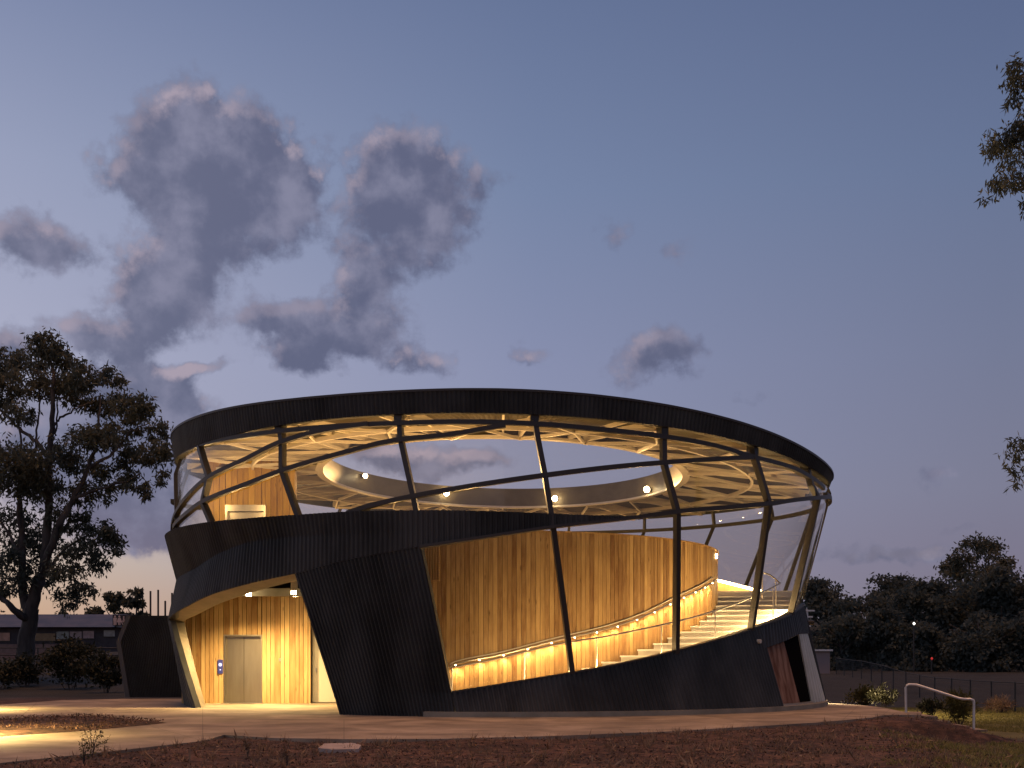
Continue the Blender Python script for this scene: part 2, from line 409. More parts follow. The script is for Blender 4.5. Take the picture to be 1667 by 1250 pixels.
# -- roof rings as tables over the angle
def ring_table(front, back):
    a = sorted([(U(*p)[0], U(*p)[1]) for p in front]+back)
    d = np.array([q[0] for q in a]); z = np.array([q[1] for q in a])
    k = np.arange(-180, 181, 6)
    d3 = np.r_[d-360, d, d+360]; z3 = np.r_[z, z, z]
    zz = np.interp(k, d3, z3)
    for _ in range(2): zz = np.convolve(np.r_[zz[-3:-1], zz, zz[1:3]], [.1, .2, .4, .2, .1], 'valid')
    return lambda th: np.interp((np.asarray(th)+180) % 360-180, k, zz)
RR = 10.38
zbot = ring_table([(450, 690, RR), (550, 679, RR), (650, 672, RR), (760, 670, RR), (870, 672, RR), (975, 680, RR), (1075, 690, RR), (1160, 706, RR), (1230, 722, RR), (1300, 750, RR), (1350, 783, RR), (285, 742, RR), (350, 715, RR)],
                  [(110, 6.85), (145, 6.92), (180, 7.0), (215, 7.25), (240, 7.38), (262, 7.5)])
ztop = ring_table([(278, 708, RR), (305, 686, RR), (350, 666, RR), (420, 656, RR), (500, 648, RR), (650, 636, RR), (820, 630, RR), (960, 640, RR), (1100, 660, RR), (1200, 684, RR), (1270, 709, RR), (1330, 746, RR), (1353, 770, RR)],
                  [(110, 7.2), (145, 7.45), (180, 7.6), (215, 7.8), (240, 8.0), (262, 8.15)])
RO = 5.8
def zoc(th):
    x = RO*np.sin(np.radians(th)); y = -RO*np.cos(np.radians(th))
    return 7.29-.016*x-.043*y
TH = np.linspace(-180, 180, 361)
def ringpts(z, r, th=TH): return P3(np.stack([th, z(th) if callable(z) else np.full_like(th, z), np.full_like(th, r)], -1))
# fascia
thf = np.linspace(-180, 180, 4*560+1); prof = np.array([0, 0, .028, .028])[np.arange(len(thf)) % 4]
def fring(z, r, pr=0): return P3(np.stack([thf, z, np.full_like(thf, r)+pr], -1))
mb = MB(); zb, zt = zbot(thf), ztop(thf)
lean = .10
mb.grid(np.stack([fring(zb, RR-lean, prof), fring(zb*.5+zt*.5, RR-lean*.4, prof), fring(zt-.05, RR, prof)]))
mb.grid(np.stack([fring(zb, RR-.28), fring(zb, RR-lean, prof)]))
mb.grid(np.stack([fring(zb+.30, RR-.28), fring(zb, RR-.28)]))
mb.build('roof_fascia', M['black'], root)
mb = MB(); mb.grid(np.stack([fring(zt-.06, RR+.05), fring(zt, RR+.05), fring(zt+.0, RR-.25)])); mb.build('roof_edge_trim', M['steel'], root)
mb = MB()
mb.grid(np.stack([ringpts(lambda a: ztop(a)-.01, RR-.2), ringpts(lambda a: zoc(a)+.66, RO+.02)]))
mb.build('roof_deck', M['roof'], root, True)
# soffit, corrugated along the radius
ns = 1441; ths = np.linspace(-180, 180, ns); corr = .012*np.sin(np.arange(ns)*math.pi/2)
mb = MB(); G = []
for k in range(5):
    q = k/4; r = (RR-.28)*(1-q)+(RO+.04)*q
    G.append(P3(np.stack([ths, (zbot(ths)+.20)*(1-q)+(zoc(ths)+.24)*q+corr, np.full(ns, r)], -1)))
mb.grid(np.array(G)); mb.build('soffit', M['soffit'], root)
# oculus upstand ring with its lip
mb = MB()
mb.grid(np.stack([ringpts(lambda a: zoc(a)+.70, RO+.16), ringpts(lambda a: zoc(a)+.70, RO), ringpts(zoc, RO), ringpts(zoc, RO+.20), ringpts(lambda a: zoc(a)+.05, RO+.20), ringpts(lambda a: zoc(a)+.05, RO+.05), ringpts(lambda a: zoc(a)+.3, RO+.05)]))
orr = mb.build('oculus_ring', M['ring'], root)
mb = MB(); mb.grid(np.stack([ringpts(lambda a: zoc(a)-.015, RO-.015), ringpts(lambda a: zoc(a)-.015, RO+.22), ringpts(lambda a: zoc(a)+.06, RO+.22)])); mb.grid(np.stack([ringpts(lambda a: zoc(a)+.05, RO-.015), ringpts(lambda a: zoc(a)-.015, RO-.015)])); mb.build('ring_lip', M['cream'], orr)
# roof steelwork hung below the soffit
def roofpt(th, q, drop=.13):
    r = (RR-.30)*(1-q)+(RO+.06)*q
    return pol(th, (zbot(th)+.24)*(1-q)+(zoc(th)+.26)*q-drop, r)
MU = [5+18*k for k in range(-10, 10)]
for th in MU:
    mb = MB(); mb.sweep([roofpt(th, q) for q in (0, .5, 1)], .075, .20, up=(0, 0, 1)); mb.build('roof_rafter', M['cream'], root)
for i, th in enumerate(MU):
    for (a, qa, b, qb) in ((th, .03, th+9, .5), (th+9, .5, th+18, .03), (th, .97, th+9, .5), (th+9, .5, th+18, .97)):
        mb = MB(); mb.sweep([roofpt(a, qa, .28), roofpt(b, qb, .28)], .05, .08, up=(0, 0, 1)); mb.build('roof_brace', M['cream'], root)
for q in (.5,):
    mb = MB(); mb.sweep([roofpt(a, q, .26) for a in np.arange(-180, 181, 3)], .075, .12, up=(0, 0, 1)); mb.build('roof_ring_beam', M['cream'], root)
for i, th in enumerate(np.arange(-166, 180, 18)):
    mb = MB(); mb.sweep([roofpt(th+4.5, q, .16) for q in (.02, .98)], .06, .10, up=(0, 0, 1)); mb.build('roof_purlin', M['cream'], root)

# -- the black ribbons
A_bot = curve([(742, 1166, 10.15), (900, 1167, 10.15), (1050, 1165.5, 10.15), (1180, 1161, 10.15), (1275, 1157, 10.15)])
A_bot[:, 1] = .12
A_top = curve([(735, 1128, 9.98), (860, 1108, 9.75), (1000, 1084, 9.6), (1100, 1061, 9.52), (1170, 1042, 9.5), (1238, 1020, 9.5)])
A_top_full = curve([(735, 1128, 9.98), (860, 1108, 9.75), (1000, 1084, 9.6), (1100, 1061, 9.52), (1170, 1042, 9.5), (1238, 1020, 9.5), (1280, 1004, 9.5), (1305, 988, 9.52)])
zR = A_top_full[-1]
A_mid_l = curve([(1240, 1057, 9.7), (1303, 1034, 9.72)])
# front wall under the stair, up to the window
ribbon('cladding_wall', [A_bot, A_top], 74, lab='black ribbed wall rising to the right under the stair')
# band above the window, on round the back
W_top = curve([(1240, 1056.5, 9.68), (1275, 1044, 9.66), (1302, 1032, 9.66)])
b1 = np.vstack([W_top, [[zR[0]+6, W_top[-1][1]+.05, 9.66]]])
t1 = np.vstack([curve([(1238, 1020, 9.5), (1280, 1004, 9.5), (1305, 988, 9.52)]), [[zR[0]+6, zR[1]+.1, 9.52]]])
ribbon('cladding_band', [b1, t1], 26, lab='black band over the corner window')
# back of the drum
ab = curve([('p', zR[0]+6, .0, 10.2), ('p', 120, 0, 10.1), ('p', 180, 0, 10.1), ('p', 260, 0, 10.0)])
at_ = curve([('p', zR[0]+6, zR[1]+.1, 9.52), ('p', 120, 3.55, 9.6), ('p', 150, 3.95, 9.8), ('p', 180, 4.35, 10.0), ('p', 220, 4.75, 10.2), ('p', 262, 5.0, 10.45)])
ribbon('cladding_wall', [ab, at_], 230, by='deg', lab='black ribbed rear wall seen through the glass')
# leaning wall between the entrance and the stair opening
Wb = curve([(553, 1163.5, 9.72), (650, 1166, 9.95), (742, 1166, 10.15)]); Wb[:, 1] = [0.0, .0, .0]
Wm = curve([(527, 1083, 9.95), (628, 1078, 10.1), (735, 1128, 10.0)])
Wt = curve([(480, 935, 10.34), (560, 913, 10.38), (685, 890, 10.40)])
Wr = curve([(553, 1163.5, 9.72), (650, 1166, 9.95), (742, 1166, 10.15)])
# the right edge follows the opening: split in lower and upper piece
Wlow_t = curve([(543, 1130, 9.80), (640, 1129, 9.97), (735, 1128, 10.0)])
Wb2 = Wb.copy()
ribbon('cladding_wall', [Wb2, Wlow_t, Wt], 34, thick=.3, lab='leaning black ribbed wall between entrance and stair window')
# upper ribbon: tapers from the left rim to a point at the right
B_bot = np.vstack([[[-100, 2.55, 10.44]], curve([(275, 1009, 10.47), (300, 990, 10.47), (345, 968, 10.45), (410, 949, 10.40), (480, 934, 10.36), (560, 912.5, 10.40), (620, 901, 10.42), (685, 889.5, 10.42), (780, 875, 10.42), (900, 857, 10.42), (1000, 846, 10.42), (1100, 833.5, 10.42)])])
B_mid = np.vstack([[[-100, 4.0, 10.2]], curve([(289, 945, 10.18), (315, 928, 10.2), (360, 900, 10.25), (420, 880, 10.3), (500, 872, 10.35), (580, 870, 10.4), (685, 865, 10.42), (780, 856, 10.42), (900, 848, 10.42), (1000, 843, 10.42), (1100, 833, 10.42)])])
B_top = np.vstack([[[-100, 5.0, 10.55]], curve([(270, 872, 10.56), (295, 858, 10.55), (345, 849, 10.52), (410, 843, 10.5), (480, 838, 10.48), (560, 833, 10.46), (680, 830.5, 10.44), (780, 831.5, 10.43), (900, 836, 10.42), (1000, 840, 10.42), (1100, 832.5, 10.42)])])
ribbon('cladding_band', [B_bot, B_mid, B_top], 175, by='deg', thick=.22, lab='upper black ribbed band tapering to a point at the right')
# left of the entrance
Lb = np.array([[-100, 0, 10.0], [*U(321, 1147, 9.93)[:1], 0, 9.97]]); 
Lt = np.array([[-100, 2.56, 10.44], list(U(277, 1010, 10.46))])
ribbon('cladding_wall', [Lb, Lt], 22, lab='black wall edge left of the entrance')
# pale reveals round the entrance
def strip(name, oc, ic, m, n=24, lab=None, th=.03):
    a = P3(resample(oc, n)); b = P3(resample(ic, n))
    mb = MB(); mb.grid(np.stack([a, b])); o = mb.build(name, m, root)
    if lab: o['label'] = lab
    return o
cz = curve([(275, 1009.5, 10.46), (300, 990.5, 10.46), (345, 968.5, 10.44), (410, 949.5, 10.39), (480, 934.5, 10.35)])
ci = curve([(300, 1012, 9.95), (320, 1001, 9.95), (362, 981, 9.95), (415, 963, 9.95), (482, 945.5, 9.95)])
strip('opening_reveal', cz, ci, M['reveal'], lab='pale lit edge along the top of the entrance')
jo = curve([(275, 1009.5, 10.46), (318, 1147, 9.93)]); ji = curve([(300, 1012, 9.95), (335, 1147, 9.5)]); jo[1, 1] = ji[1, 1] = 0
strip('opening_reveal', jo, ji, M['reveal'], 6, lab='pale leaning left jamb of the entrance')
# dark reveal and cap of the stair opening
L_out = curve([(685, 889.5, 10.43), (735, 1128.5, 10.03)])
strip('opening_reveal', L_out, curve([(688, 893, 10.0), (738, 1126, 9.75)]), M['steel'], 6)
capc = resample(np.vstack([A_top_full, [[zR[0]+6, zR[1]+.1, 9.52]]]), 60)
mb = MB(); cp = capc.copy(); cp[:, 2] -= .07; cp[:, 1] += .02; mb.sweep(P3(cp), .22, .045, up=(0, 0, 1)); mb.build('parapet_cap', M['steel'], root)
capb = resample(at_, 90, 'deg'); capb[:, 2] -= .07; capb[:, 1] += .02
mb = MB(); mb.sweep(P3(capb), .22, .045, up=(0, 0, 1)); mb.build('parapet_cap', M['steel'], root)
# concrete plinth
pa = np.linspace(U(690, 1166, 10.2)[0], 82, 60)
mb = MB(); mb.grid(np.stack([P3(np.stack([pa, np.full(60, z), np.full(60, r)], -1)) for z, r in ((0, 10.26), (.125, 10.26), (.125, 9.9))])); mb.build('plinth', M['plinth'], root)

# -- corner window at the lower right
wt = curve([(1240, 1057, 9.62), (1275, 1045, 9.6), (1303, 1033, 9.6)]); wb = curve([(1272, 1156.5, 9.98), (1300, 1154, 9.95), (1322, 1151.5, 9.9)])
wb[:, 1] = .14
def quadstrip(name, top, bot, m, a, b, n=10, lab=None, off=0):
    T = resample(top, 41); B = resample(bot, 41); i0, i1 = int(a*40), int(b*40)
    T = T[i0:i1+1].copy(); B = B[i0:i1+1].copy(); T[:, 2] += off; B[:, 2] += off
    mb = MB(); mb.grid(np.stack([P3(B), P3(T)])); 
    T2 = T.copy(); B2 = B.copy(); T2[:, 2] -= .06; B2[:, 2] -= .06; mb.grid(np.stack([P3(T2), P3(B2)]))
    mb.grid(np.stack([P3(T), P3(T2)])); mb.grid(np.stack([P3(np.stack([B[0], T[0]])), P3(np.stack([B2[0], T2[0]]))]));
    o = mb.build(name, m, root)
    if lab: o['label'] = lab
    return o
quadstrip('window_pane', wt, wb, M['dark_glass'], .44, 1.0)
quadstrip('window_jamb', wt, wb, M['copper'], 0, .47, lab='reddish metal panel beside the dark corner window', off=.012)
mb = MB(); q = wb.copy(); q[:, 1] = .15; q[:, 2] += .02; mb.sweep(P3(resample(q, 10)), .08, .05, up=(0, 0, 1)); mb.build('window_sill', M['rail'], root)
r0 = curve([(1322, 1151, 9.95), (1340, 1148, 10.1)]); r0[:, 1] = .1
fb_ = np.array([[r0[0][0], .1, 9.95], [zR[0]+9, .1, 10.2]]); ft_ = np.array([[W_top[-1][0], W_top[-1][1], 9.64], [zR[0]+9, W_top[-1][1]+.1, 9.6]])
ribbon('cladding_panel', [fb_, ft_], 7, m=noisy('lamplit_cladding', (.42, .41, .33), (.5, .48, .4), 2, .35, metal=.3), lab='ribbed cladding strip at the right corner, with lamplight painted in as a pale colour')  # pale colour stands in for lamplight on the ribbed cladding

# -- mullions, rails and glass
RG = 10.22
mull = {
 -54.6: [(322, 712, 10.1), (326, 728, RG), (341, 777, 10.3), (331, 818, 10.35), (350, 862, 10.3)],
 -33: [(457, 688, 10.1), (460, 719, RG), (460, 766, 10.3), (492, 856, 10.3)],
 -14: [(650, 671, 10.1), (653, 716, RG), (673, 806, 10.3), (682, 850, 10.3)],
 4.8: [(870, 671, 10.1), (874, 706, RG), (887, 774, 10.3), (900, 857, 10.36), (931, 1096, 9.62)],
 23: [(1079, 694, 10.1), (1080, 752, 10.25), (1102, 833, 10.36), (1100, 1063, 9.5)],
 40: [(1225, 726, 10.1), (1228, 745, 10.25), (1251, 819.5, 10.36), (1222, 1026, 9.46)],
 57: [(1311, 754, 10.1), (1320, 790, 10.25), (1331, 812, 10.34), (1286, 1003, 9.46)]}
MC = {}
for k, p in mull.items(): MC[k] = curve(p)
def back_m(th, zb_, rb):
    return curve([('p', th-1.2, zbot(th)+.1, 10.1), ('p', th-.6, 6.45 if th < 200 else 6.9, 10.3), ('p', th+4.5, zb_, rb)])
top_back = lambda th: np.interp(th, at_[:, 0], at_[:, 1])
rad_back = lambda th: np.interp(th, at_[:, 0], at_[:, 2])-.12
for th in (76, 94, 112, 130, 148, 166, 184, 202, 220, 238, 256, 274, 290):
    tb = top_back(th+4.5) if th < 262 else 5.0
    MC[float(th)] = back_m(th, max(tb-.1, 2.9) if th > 80 else zR[1]-.0, rad_back(th+4.5) if th < 262 else 10.35)
for k, c in MC.items():
    mb = MB(); n = 1
    pts = []
    for a, b in zip(c[:-1], c[1:]):
        for q in np.linspace(0, 1, 6)[:-1]: pts.append(a+(b-a)*q)
    pts.append(c[-1]); th_ = c[0, 0]; mb.sweep(P3(np.array(pts)), .125 if -60 < th_ < 66 else .085, .17 if -60 < th_ < 66 else .11); mb.build('mullion', M['steel'], root)
# bracket at each mullion head
for k, c in MC.items():
    if -60 < k < 60:
        mb = MB(); p = c[0].copy(); p2 = p.copy(); p[1] += .12; p2[1] -= .22
        mb.sweep(P3(np.array([p, p2])), .2, .24); mb.build('mullion_bracket', M['steel'], root)
rails = [
 [(292, 742, 10.2), (305, 733, RG), (326, 724, RG), (390, 711, RG), (457, 702, RG), (550, 694, RG), (650, 689, RG), (760, 687, RG), (870, 690, RG), (975, 699, RG), (1080, 711, RG), (1160, 725, RG), (1228, 745, RG), (1290, 762, RG), (1313, 774, RG), (1340, 795, RG)],
 [(281, 862, 10.35), (300, 816, 10.35), (341, 777, 10.33), (400, 748, 10.31), (460, 719, 10.30), (545, 697, 10.28), (600, 690, 10.26)],
 [(284, 858, 10.38), (305, 836, 10.38), (331, 817, 10.37), (400, 789, 10.35), (460, 766, 10.34), (545, 741, 10.33), (650, 716, 10.3), (720, 709, 10.3), (823, 692, 10.28)],
 [(566, 835, 10.36), (600, 824, 10.36), (672, 808, 10.35), (744, 795, 10.35), (888, 773.5, 10.33), (1000, 760, 10.31), (1080, 753, 10.3), (1228, 744.5, 10.25)],
 [(1040, 842, 10.39), (1100, 833, 10.39), (1180, 826, 10.38), (1251, 819.5, 10.38), (1300, 813, 10.38), (1350, 808.5, 10.36)]]
for r in rails:
    c = resample(curve(r), 60, 'deg'); mb = MB(); mb.sweep(P3(c), .115, .13); mb.build('glazing_rail', M['steel'], root)
c = resample(curve([('p', 66, 6.2, 10.32), ('p', 100, 6.35, 10.3), ('p', 140, 6.45, 10.3), ('p', 180, 6.55, 10.3), ('p', 230, 6.75, 10.3), ('p', 285, 6.2, 10.36)]), 90, 'deg')
mb = MB(); mb.sweep(P3(c), .12, .13); mb.build('glazing_rail', M['steel'], root)
# dark lower edge of the upper ribbon over the stair opening
c = resample(curve([(685, 890.5, 10.40), (780, 876, 10.40), (900, 858, 10.40), (1000, 847, 10.40), (1060, 839.5, 10.40)]), 40, 'deg')
mb = MB(); mb.sweep(P3(c), .07, .3); mb.build('opening_trim', M['steel'], root)
keys = sorted(MC)
def pane(a, b, n=9, m=14):
    A = resample(a, m, smooth=False); B = resample(b, m, smooth=False)
    G = np.stack([A+(B-A)*q for q in np.linspace(0, 1, n)], 1)
    mb = MB(); mb.grid(P3(G)); mb.build('glass_pane', M['glass'], root, True)
for i in range(len(keys)):
    a = MC[keys[i]].copy(); b = MC[keys[(i+1) % len(keys)]].copy()
    if b[0, 0] < a[0, 0]-100: b[:, 0] += 360
    if keys[i] == -14:
        b = b[:4]
    pane(a, b)
pane(curve([(688, 893, 10.34), (737, 1124, 9.9)]), MC[4.8][3:])

# -- timber drum and stair
def drumtop(th): return 4.72+.13*np.cos(np.radians(th))
mb = MB(); RD = 6.9; wd = math.degrees(.128/RD); th = -40.0
while th < 205:
    dr = random.uniform(-.006, .006); tt = random.random(); g = wd*.935; zt_ = float(drumtop(th))
    V = []
    for z in (0.0, zt_):
        for (a, r) in ((th, RD+dr), (th+g, RD+dr), (th+g, RD-.03), (th, RD-.03)): V.append(pol(a, z, r))
    mb.hexa(V, tt); th += wd
mb.build('timber_drum', M['timber'], root)
dk = np.linspace(-40, 205, 120)
mb = MB(); mb.grid(np.stack([P3(np.stack([dk, np.full(120, z) if z < 1 else drumtop(dk)-.02, np.full(120, r)], -1)) for z, r in ((0, RD-.031), (5, RD-.031), (5, RD-.25), (0, RD-.25))])); mb.build('drum_lining', M['black_in'], root)
mb = MB(); mb.sweep(P3(np.stack([dk, drumtop(dk)+.01, np.full(120, RD-.11)], -1)), .30, .03, up=(0, 0, 1)); mb.build('drum_cap', M['timber'], root)
# slatted vent at the upper left of the drum wall
mb = MB()
for k in range(7):
    a = U(689+k*4.3, 900, RD+.06); zt_ = U(0+690, 893, RD)[1]
    mb.sweep([pol(a[0], 3.55, RD+.05), pol(a[0], 4.6, RD+.05)], .025, .05)
mb.sweep([pol(U(688, 953, RD+.05)[0], 3.53, RD+.05), pol(U(716, 953, RD+.05)[0], 3.53, RD+.05)], .03, .05)
mb.build('vent_slats', M['timber_warm'], root)
def tread_z(k): return 1.67+.172*k
for k in range(-9, 12):
    t0 = 33.5+4.9*k; t1_ = t0+4.9; z = tread_z(k)
    a = np.linspace(t0, t1_+.35, 4); ro = np.minimum(9.42, 9.42+0*a); mb = MB()
    top = np.stack([P3(np.stack([a, np.full(4, z), np.full(4, r)], -1)) for r in (RD+.01, 9.42)])
    bot = top.copy(); bot[..., 2] -= .172
    V = np.concatenate([bot.reshape(-1, 3), top.reshape(-1, 3)])
    mb.grid(top, .5); mb.grid(np.stack([bot[:, 0], top[:, 0]]), .5); mb.grid(bot[:, ::-1], .5); mb.grid(np.stack([bot[1], top[1]]), .5)
    sp_ = mb.build('stair_step', M['riser'], root)
    mb = MB(); a = np.linspace(t0-.32, t1_, 4)
    for k0, k1 in ((z+.003, z-.042),):
        tp = np.stack([P3(np.stack([a, np.full(4, k0), np.full(4, r)], -1)) for r in (RD+.015, 9.41)]); bt = tp.copy(); bt[..., 2] = k1
        mb.grid(tp, .5); mb.grid(bt[:, ::-1], .5); mb.grid(np.stack([bt[:, 0], tp[:, 0]]), .5); mb.grid(np.stack([bt[1], tp[1]]), .5)
    mb.build('nosing', M['tread'], sp_)
zl = tread_z(11)+.03
la = np.linspace(87, 205, 60); mb = MB()
zz = zl+np.linspace(0, .5, 60)
mb.grid(np.stack([P3(np.stack([la, zz, np.full(60, r)], -1)) for r in (RD+.01, 9.5)])); mb.grid(np.stack([P3(np.stack([la, zz-.25, np.full(60, r)], -1)) for r in (9.5, RD+.01)]))
mb.grid(np.stack([P3(np.stack([[la[0]]*2, [zz[0]-.25]*2, [RD+.01, 9.5]], -1)), P3(np.stack([[la[0]]*2, [zz[0]]*2, [RD+.01, 9.5]], -1))]))
mb.build('stair_landing', M['tread'], root)
# balustrade of the landing, with its light tube
pA = at(1165, 944, 40.0); pB = at(1241, 963, 40.2)
mb = MB(); mb.tube([pA, pB], .045); mb.build('light_tube', M['led'], root)
mb = MB(); b0, b1_ = pA.copy(), pB.copy(); V = []
for p in (pA, pB): V += [(p[0], p[1]+.06, zl-.2), (p[0], p[1]+.1, zl-.2)]
mb.hexa([(pA[0], pA[1]+.06, zl-.15), (pB[0], pB[1]+.06, zl-.15), (pB[0], pB[1]+.12, zl-.15), (pA[0], pA[1]+.12, zl-.15), (pA[0], pA[1]+.06, pA[2]), (pB[0], pB[1]+.06, pB[2]), (pB[0], pB[1]+.12, pB[2]), (pA[0], pA[1]+.12, pA[2])]); mb.build('balustrade_panel', M['timber'], root)
for q in (.05, .28, .5, .72, .95):
    p = pA+(pB-pA)*q; lamp('POINT', (p[0], p[1]-.12, p[2]+.06), 17, size=.05)
# inner handrail with its row of small downlights
hr = resample(curve([(731, 1086, 7.02), (735, 1083, 7.02), (815, 1066, 7.02), (905, 1043, 7.02), (985, 1024, 7.02), (1040, 1006, 7.02), (1105, 975, 7.02), (1145, 956, 7.02), (1164, 944, 7.02)]), 70, 'deg')
mb = MB(); mb.tube(P3(hr), .024); inner = mb.build('handrail', M['rail'], root); inner['label'] = 'inner handrail with small lights against the timber wall'
hr2 = hr.copy(); hr2[:, 1] += .075; hr2[:, 2] = RD+.035
mb = MB(); mb.sweep(P3(hr2), .03, .05); mb.build('rail_trim', M['cream'], root)
th0, th1 = hr[0, 0], hr[-1, 0]
for ia, a in enumerate(np.arange(th0+1.5, th1, 2.65)):
    z = float(np.interp(a, hr[:, 0], hr[:, 1])); p = pol(a, z-.035, 7.03)
    if ia % 2 == 0:
        mb = MB(); mb.tube([p+[0, 0, .012], p-[0, 0, .012]], .018, 8); mb.build('rail_light', M['lens_low'], inner)
    lamp('SPOT', tuple(p-[0, 0, .03]), (56.0 if ia % 2 == 0 else 26)*random.uniform(.7, 1.15), size=.04, target=tuple(pol(a, z-1.0, 6.99)), cone=150, blend=1)
# hidden light line added under the stair parapet's edge to wash the drum and treads
lw = resample(A_top_full, 60, 'deg'); lw = lw[(lw[:, 0] > -6) & (lw[:, 0] < 70)]; lw[:, 2] -= .34; lw[:, 1] -= .02
mb = MB(); mb.tube(P3(lw), .015, 6); mb.build('parapet_fill_light', M['led'], root)
for a in np.arange(-5, 70, 5.0):
    z = float(np.interp(a, lw[:, 0], lw[:, 1])); r = float(np.interp(a, lw[:, 0], lw[:, 2]))
    lamp('POINT', tuple(pol(a, z+.0, r-.08)), 46 if a < 42 else 85, size=.06)
# outer handrail
oh = [(736, 1086, 9.0), (800, 1074, 9.05), (905, 1049, 9.1), (985, 1036, 9.15), (1040, 1025, 9.15), (1100, 1012, 9.15), (1165, 994, 9.15), (1233, 968, 9.1), (1258, 956, 9.1), (1270, 949, 9.1)]
ohc = resample(curve(oh), 50, 'deg'); mb = MB(); mb.tube(P3(ohc), .022); outer = mb.build('handrail', M['rail'], root); outer['label'] = 'outer handrail on thin posts over the stair'
for px in (737, 856, 976, 1080, 1165, 1258):
    a = min(ohc, key=lambda c: abs((P3(c)[0]/P3(c)[1])*F+PX0-px)); p = P3(a)
    mb = MB(); mb.tube([p, p-[0, 0, .95]], .016); mb.build('rail_post', M['rail'], outer)
Yd = P3(ohc[-1])[1]
mb = MB(); pp = [at(1241, 975, Yd+1.2), at(1241, 935, Yd+1.2), at(1244, 932.5, Yd+1.1), at(1252, 935, Yd+.7), at(1262, 942, Yd+.3), at(1269, 949, Yd)]
mb.tube(pp, .022); loop = mb.build('rail_return', M['rail'], root)
mb = MB(); mb.tube([at(1263, 943, Yd+.3), at(1263, 985, Yd+.3)], .016); mb.build('rail_post', M['rail'], loop)

# -- entrance hall: floor, lift, timber wall
YW = 38.7
xw0, xw1 = at(296, 0, YW)[0], at(506, 0, YW)[0]
def boards(mb, x0, x1, z0, z1, y, w=.155, skip=None, ztop=None):
    x = x0; stops = [x1] if not skip else [q for q in (skip[0], skip[1], x1) if q > x0+1e-6]
    while x < x1-.01:
        ww = min(w*random.uniform(.8, 1.2), min(q for q in stops if q > x+1e-6)-x); dr = random.choice((0, 0, -.02, -.03)); tt = random.random()
        za, zb_ = z0, (z1 if ztop is None else ztop(x))
        segs = [(za, zb_)]
        if skip and x+ww/2 > skip[0] and x+ww/2 < skip[1]: segs = [(skip[3], zb_)] if skip[2] <= z0 else [(za, skip[2]), (skip[3], zb_)]
        for (a, b) in segs:
            mb.box((x, y+dr, a), (x+ww-.012, y+.04, b), tt)
        x += ww
dx0, dx1 = at(364.5, 0, YW)[0], at(427, 0, YW)[0]; dz = EYE-(1033-HZ)/F*YW
mb = MB(); boards(mb, xw0, xw1, 0, 3.5, YW, skip=(dx0+.0, dx1-.0, 0, dz)); mb.build('timber_wall', M['timber_warm'], root)
mb = MB(); mb.box((xw0, YW+.045, 0), (dx0, YW+.1, 4.0)); mb.box((dx1, YW+.045, 0), (xw1, YW+.1, 4.0)); mb.box((dx0, YW+.045, dz), (dx1, YW+.1, 4.0)); mb.build('wall_lining', M['black_in'], root)
lift = MB(); fr = .055
lift.box((dx0, YW-.04, 0), (dx0+fr, YW+.2, dz)); lift.box((dx1-fr, YW-.04, 0), (dx1, YW+.2, dz)); lift.box((dx0+fr, YW-.04, dz-fr), (dx1-fr, YW+.2, dz))
lf = lift.build('lift_door', M['stainless'], root)
dm = dx0+fr+(dx1-dx0-2*fr)*.5
for a, b in ((dx0+fr, dm-.007), (dm+.007, dx1-fr)):
    mb = MB(); mb.box((a, YW+.12, .02), (b, YW+.15, dz-fr)); mb.build('door_leaf', M['stainless'], lf)
mb = MB(); mb.box((dx0+fr, YW+.16, 0), (dx1-fr, YW+.2, dz-fr)); mb.build('door_gap', M['black_in'], lf)
mb = MB(); mb.box((dx0-.02, YW-.09, .002), (dx1+.02, YW+.1, .018)); mb.build('threshold', M['rail'], lf)
px_ = at(359, 1085, YW-.03)
mb = MB(); mb.box((px_[0]-.08, YW-.06, px_[2]-.22), (px_[0]+.08, YW-.031, px_[2]+.22)); cpn = mb.build('call_panel', M['screen_blue'], root)
mb = MB(); mb.tube([px_+[0, -.032, .06], px_+[0, -.04, .06]], .055, 16); mb.build('screen', M['screen'], cpn)
mb = MB(); mb.tube([px_+[0, -.032, -.1], px_+[0, -.04, -.1]], .022, 12); mb.build('button', M['screen'], cpn)
kx = at(456, 1074, YW)
mb = MB(); mb.box((kx[0]-.03, YW-.05, kx[2]-.05), (kx[0]+.03, YW-.03, kx[2]+.05)); mb.build('key_switch', M['rail'], root)
# pale door set back right of the boards
sx0, sx1 = at(506, 0, YW+.35)[0], at(575, 0, YW+.35)[0]
mb = MB(); mb.box((sx0-.1, YW+.35, 0), (sx1, YW+.45, 4.0)); mb.build('side_wall', M['door'], root)
mb = MB(); mb.box((sx0+.06, YW+.30, .03), (sx1-.25, YW+.345, 2.3)); sd = mb.build('side_door', M['door'], root)
mb = MB(); mb.box((sx0+.16, YW+.24, 1.0), (sx0+.2, YW+.295, 1.12)); mb.build('handle', M['rail'], sd)
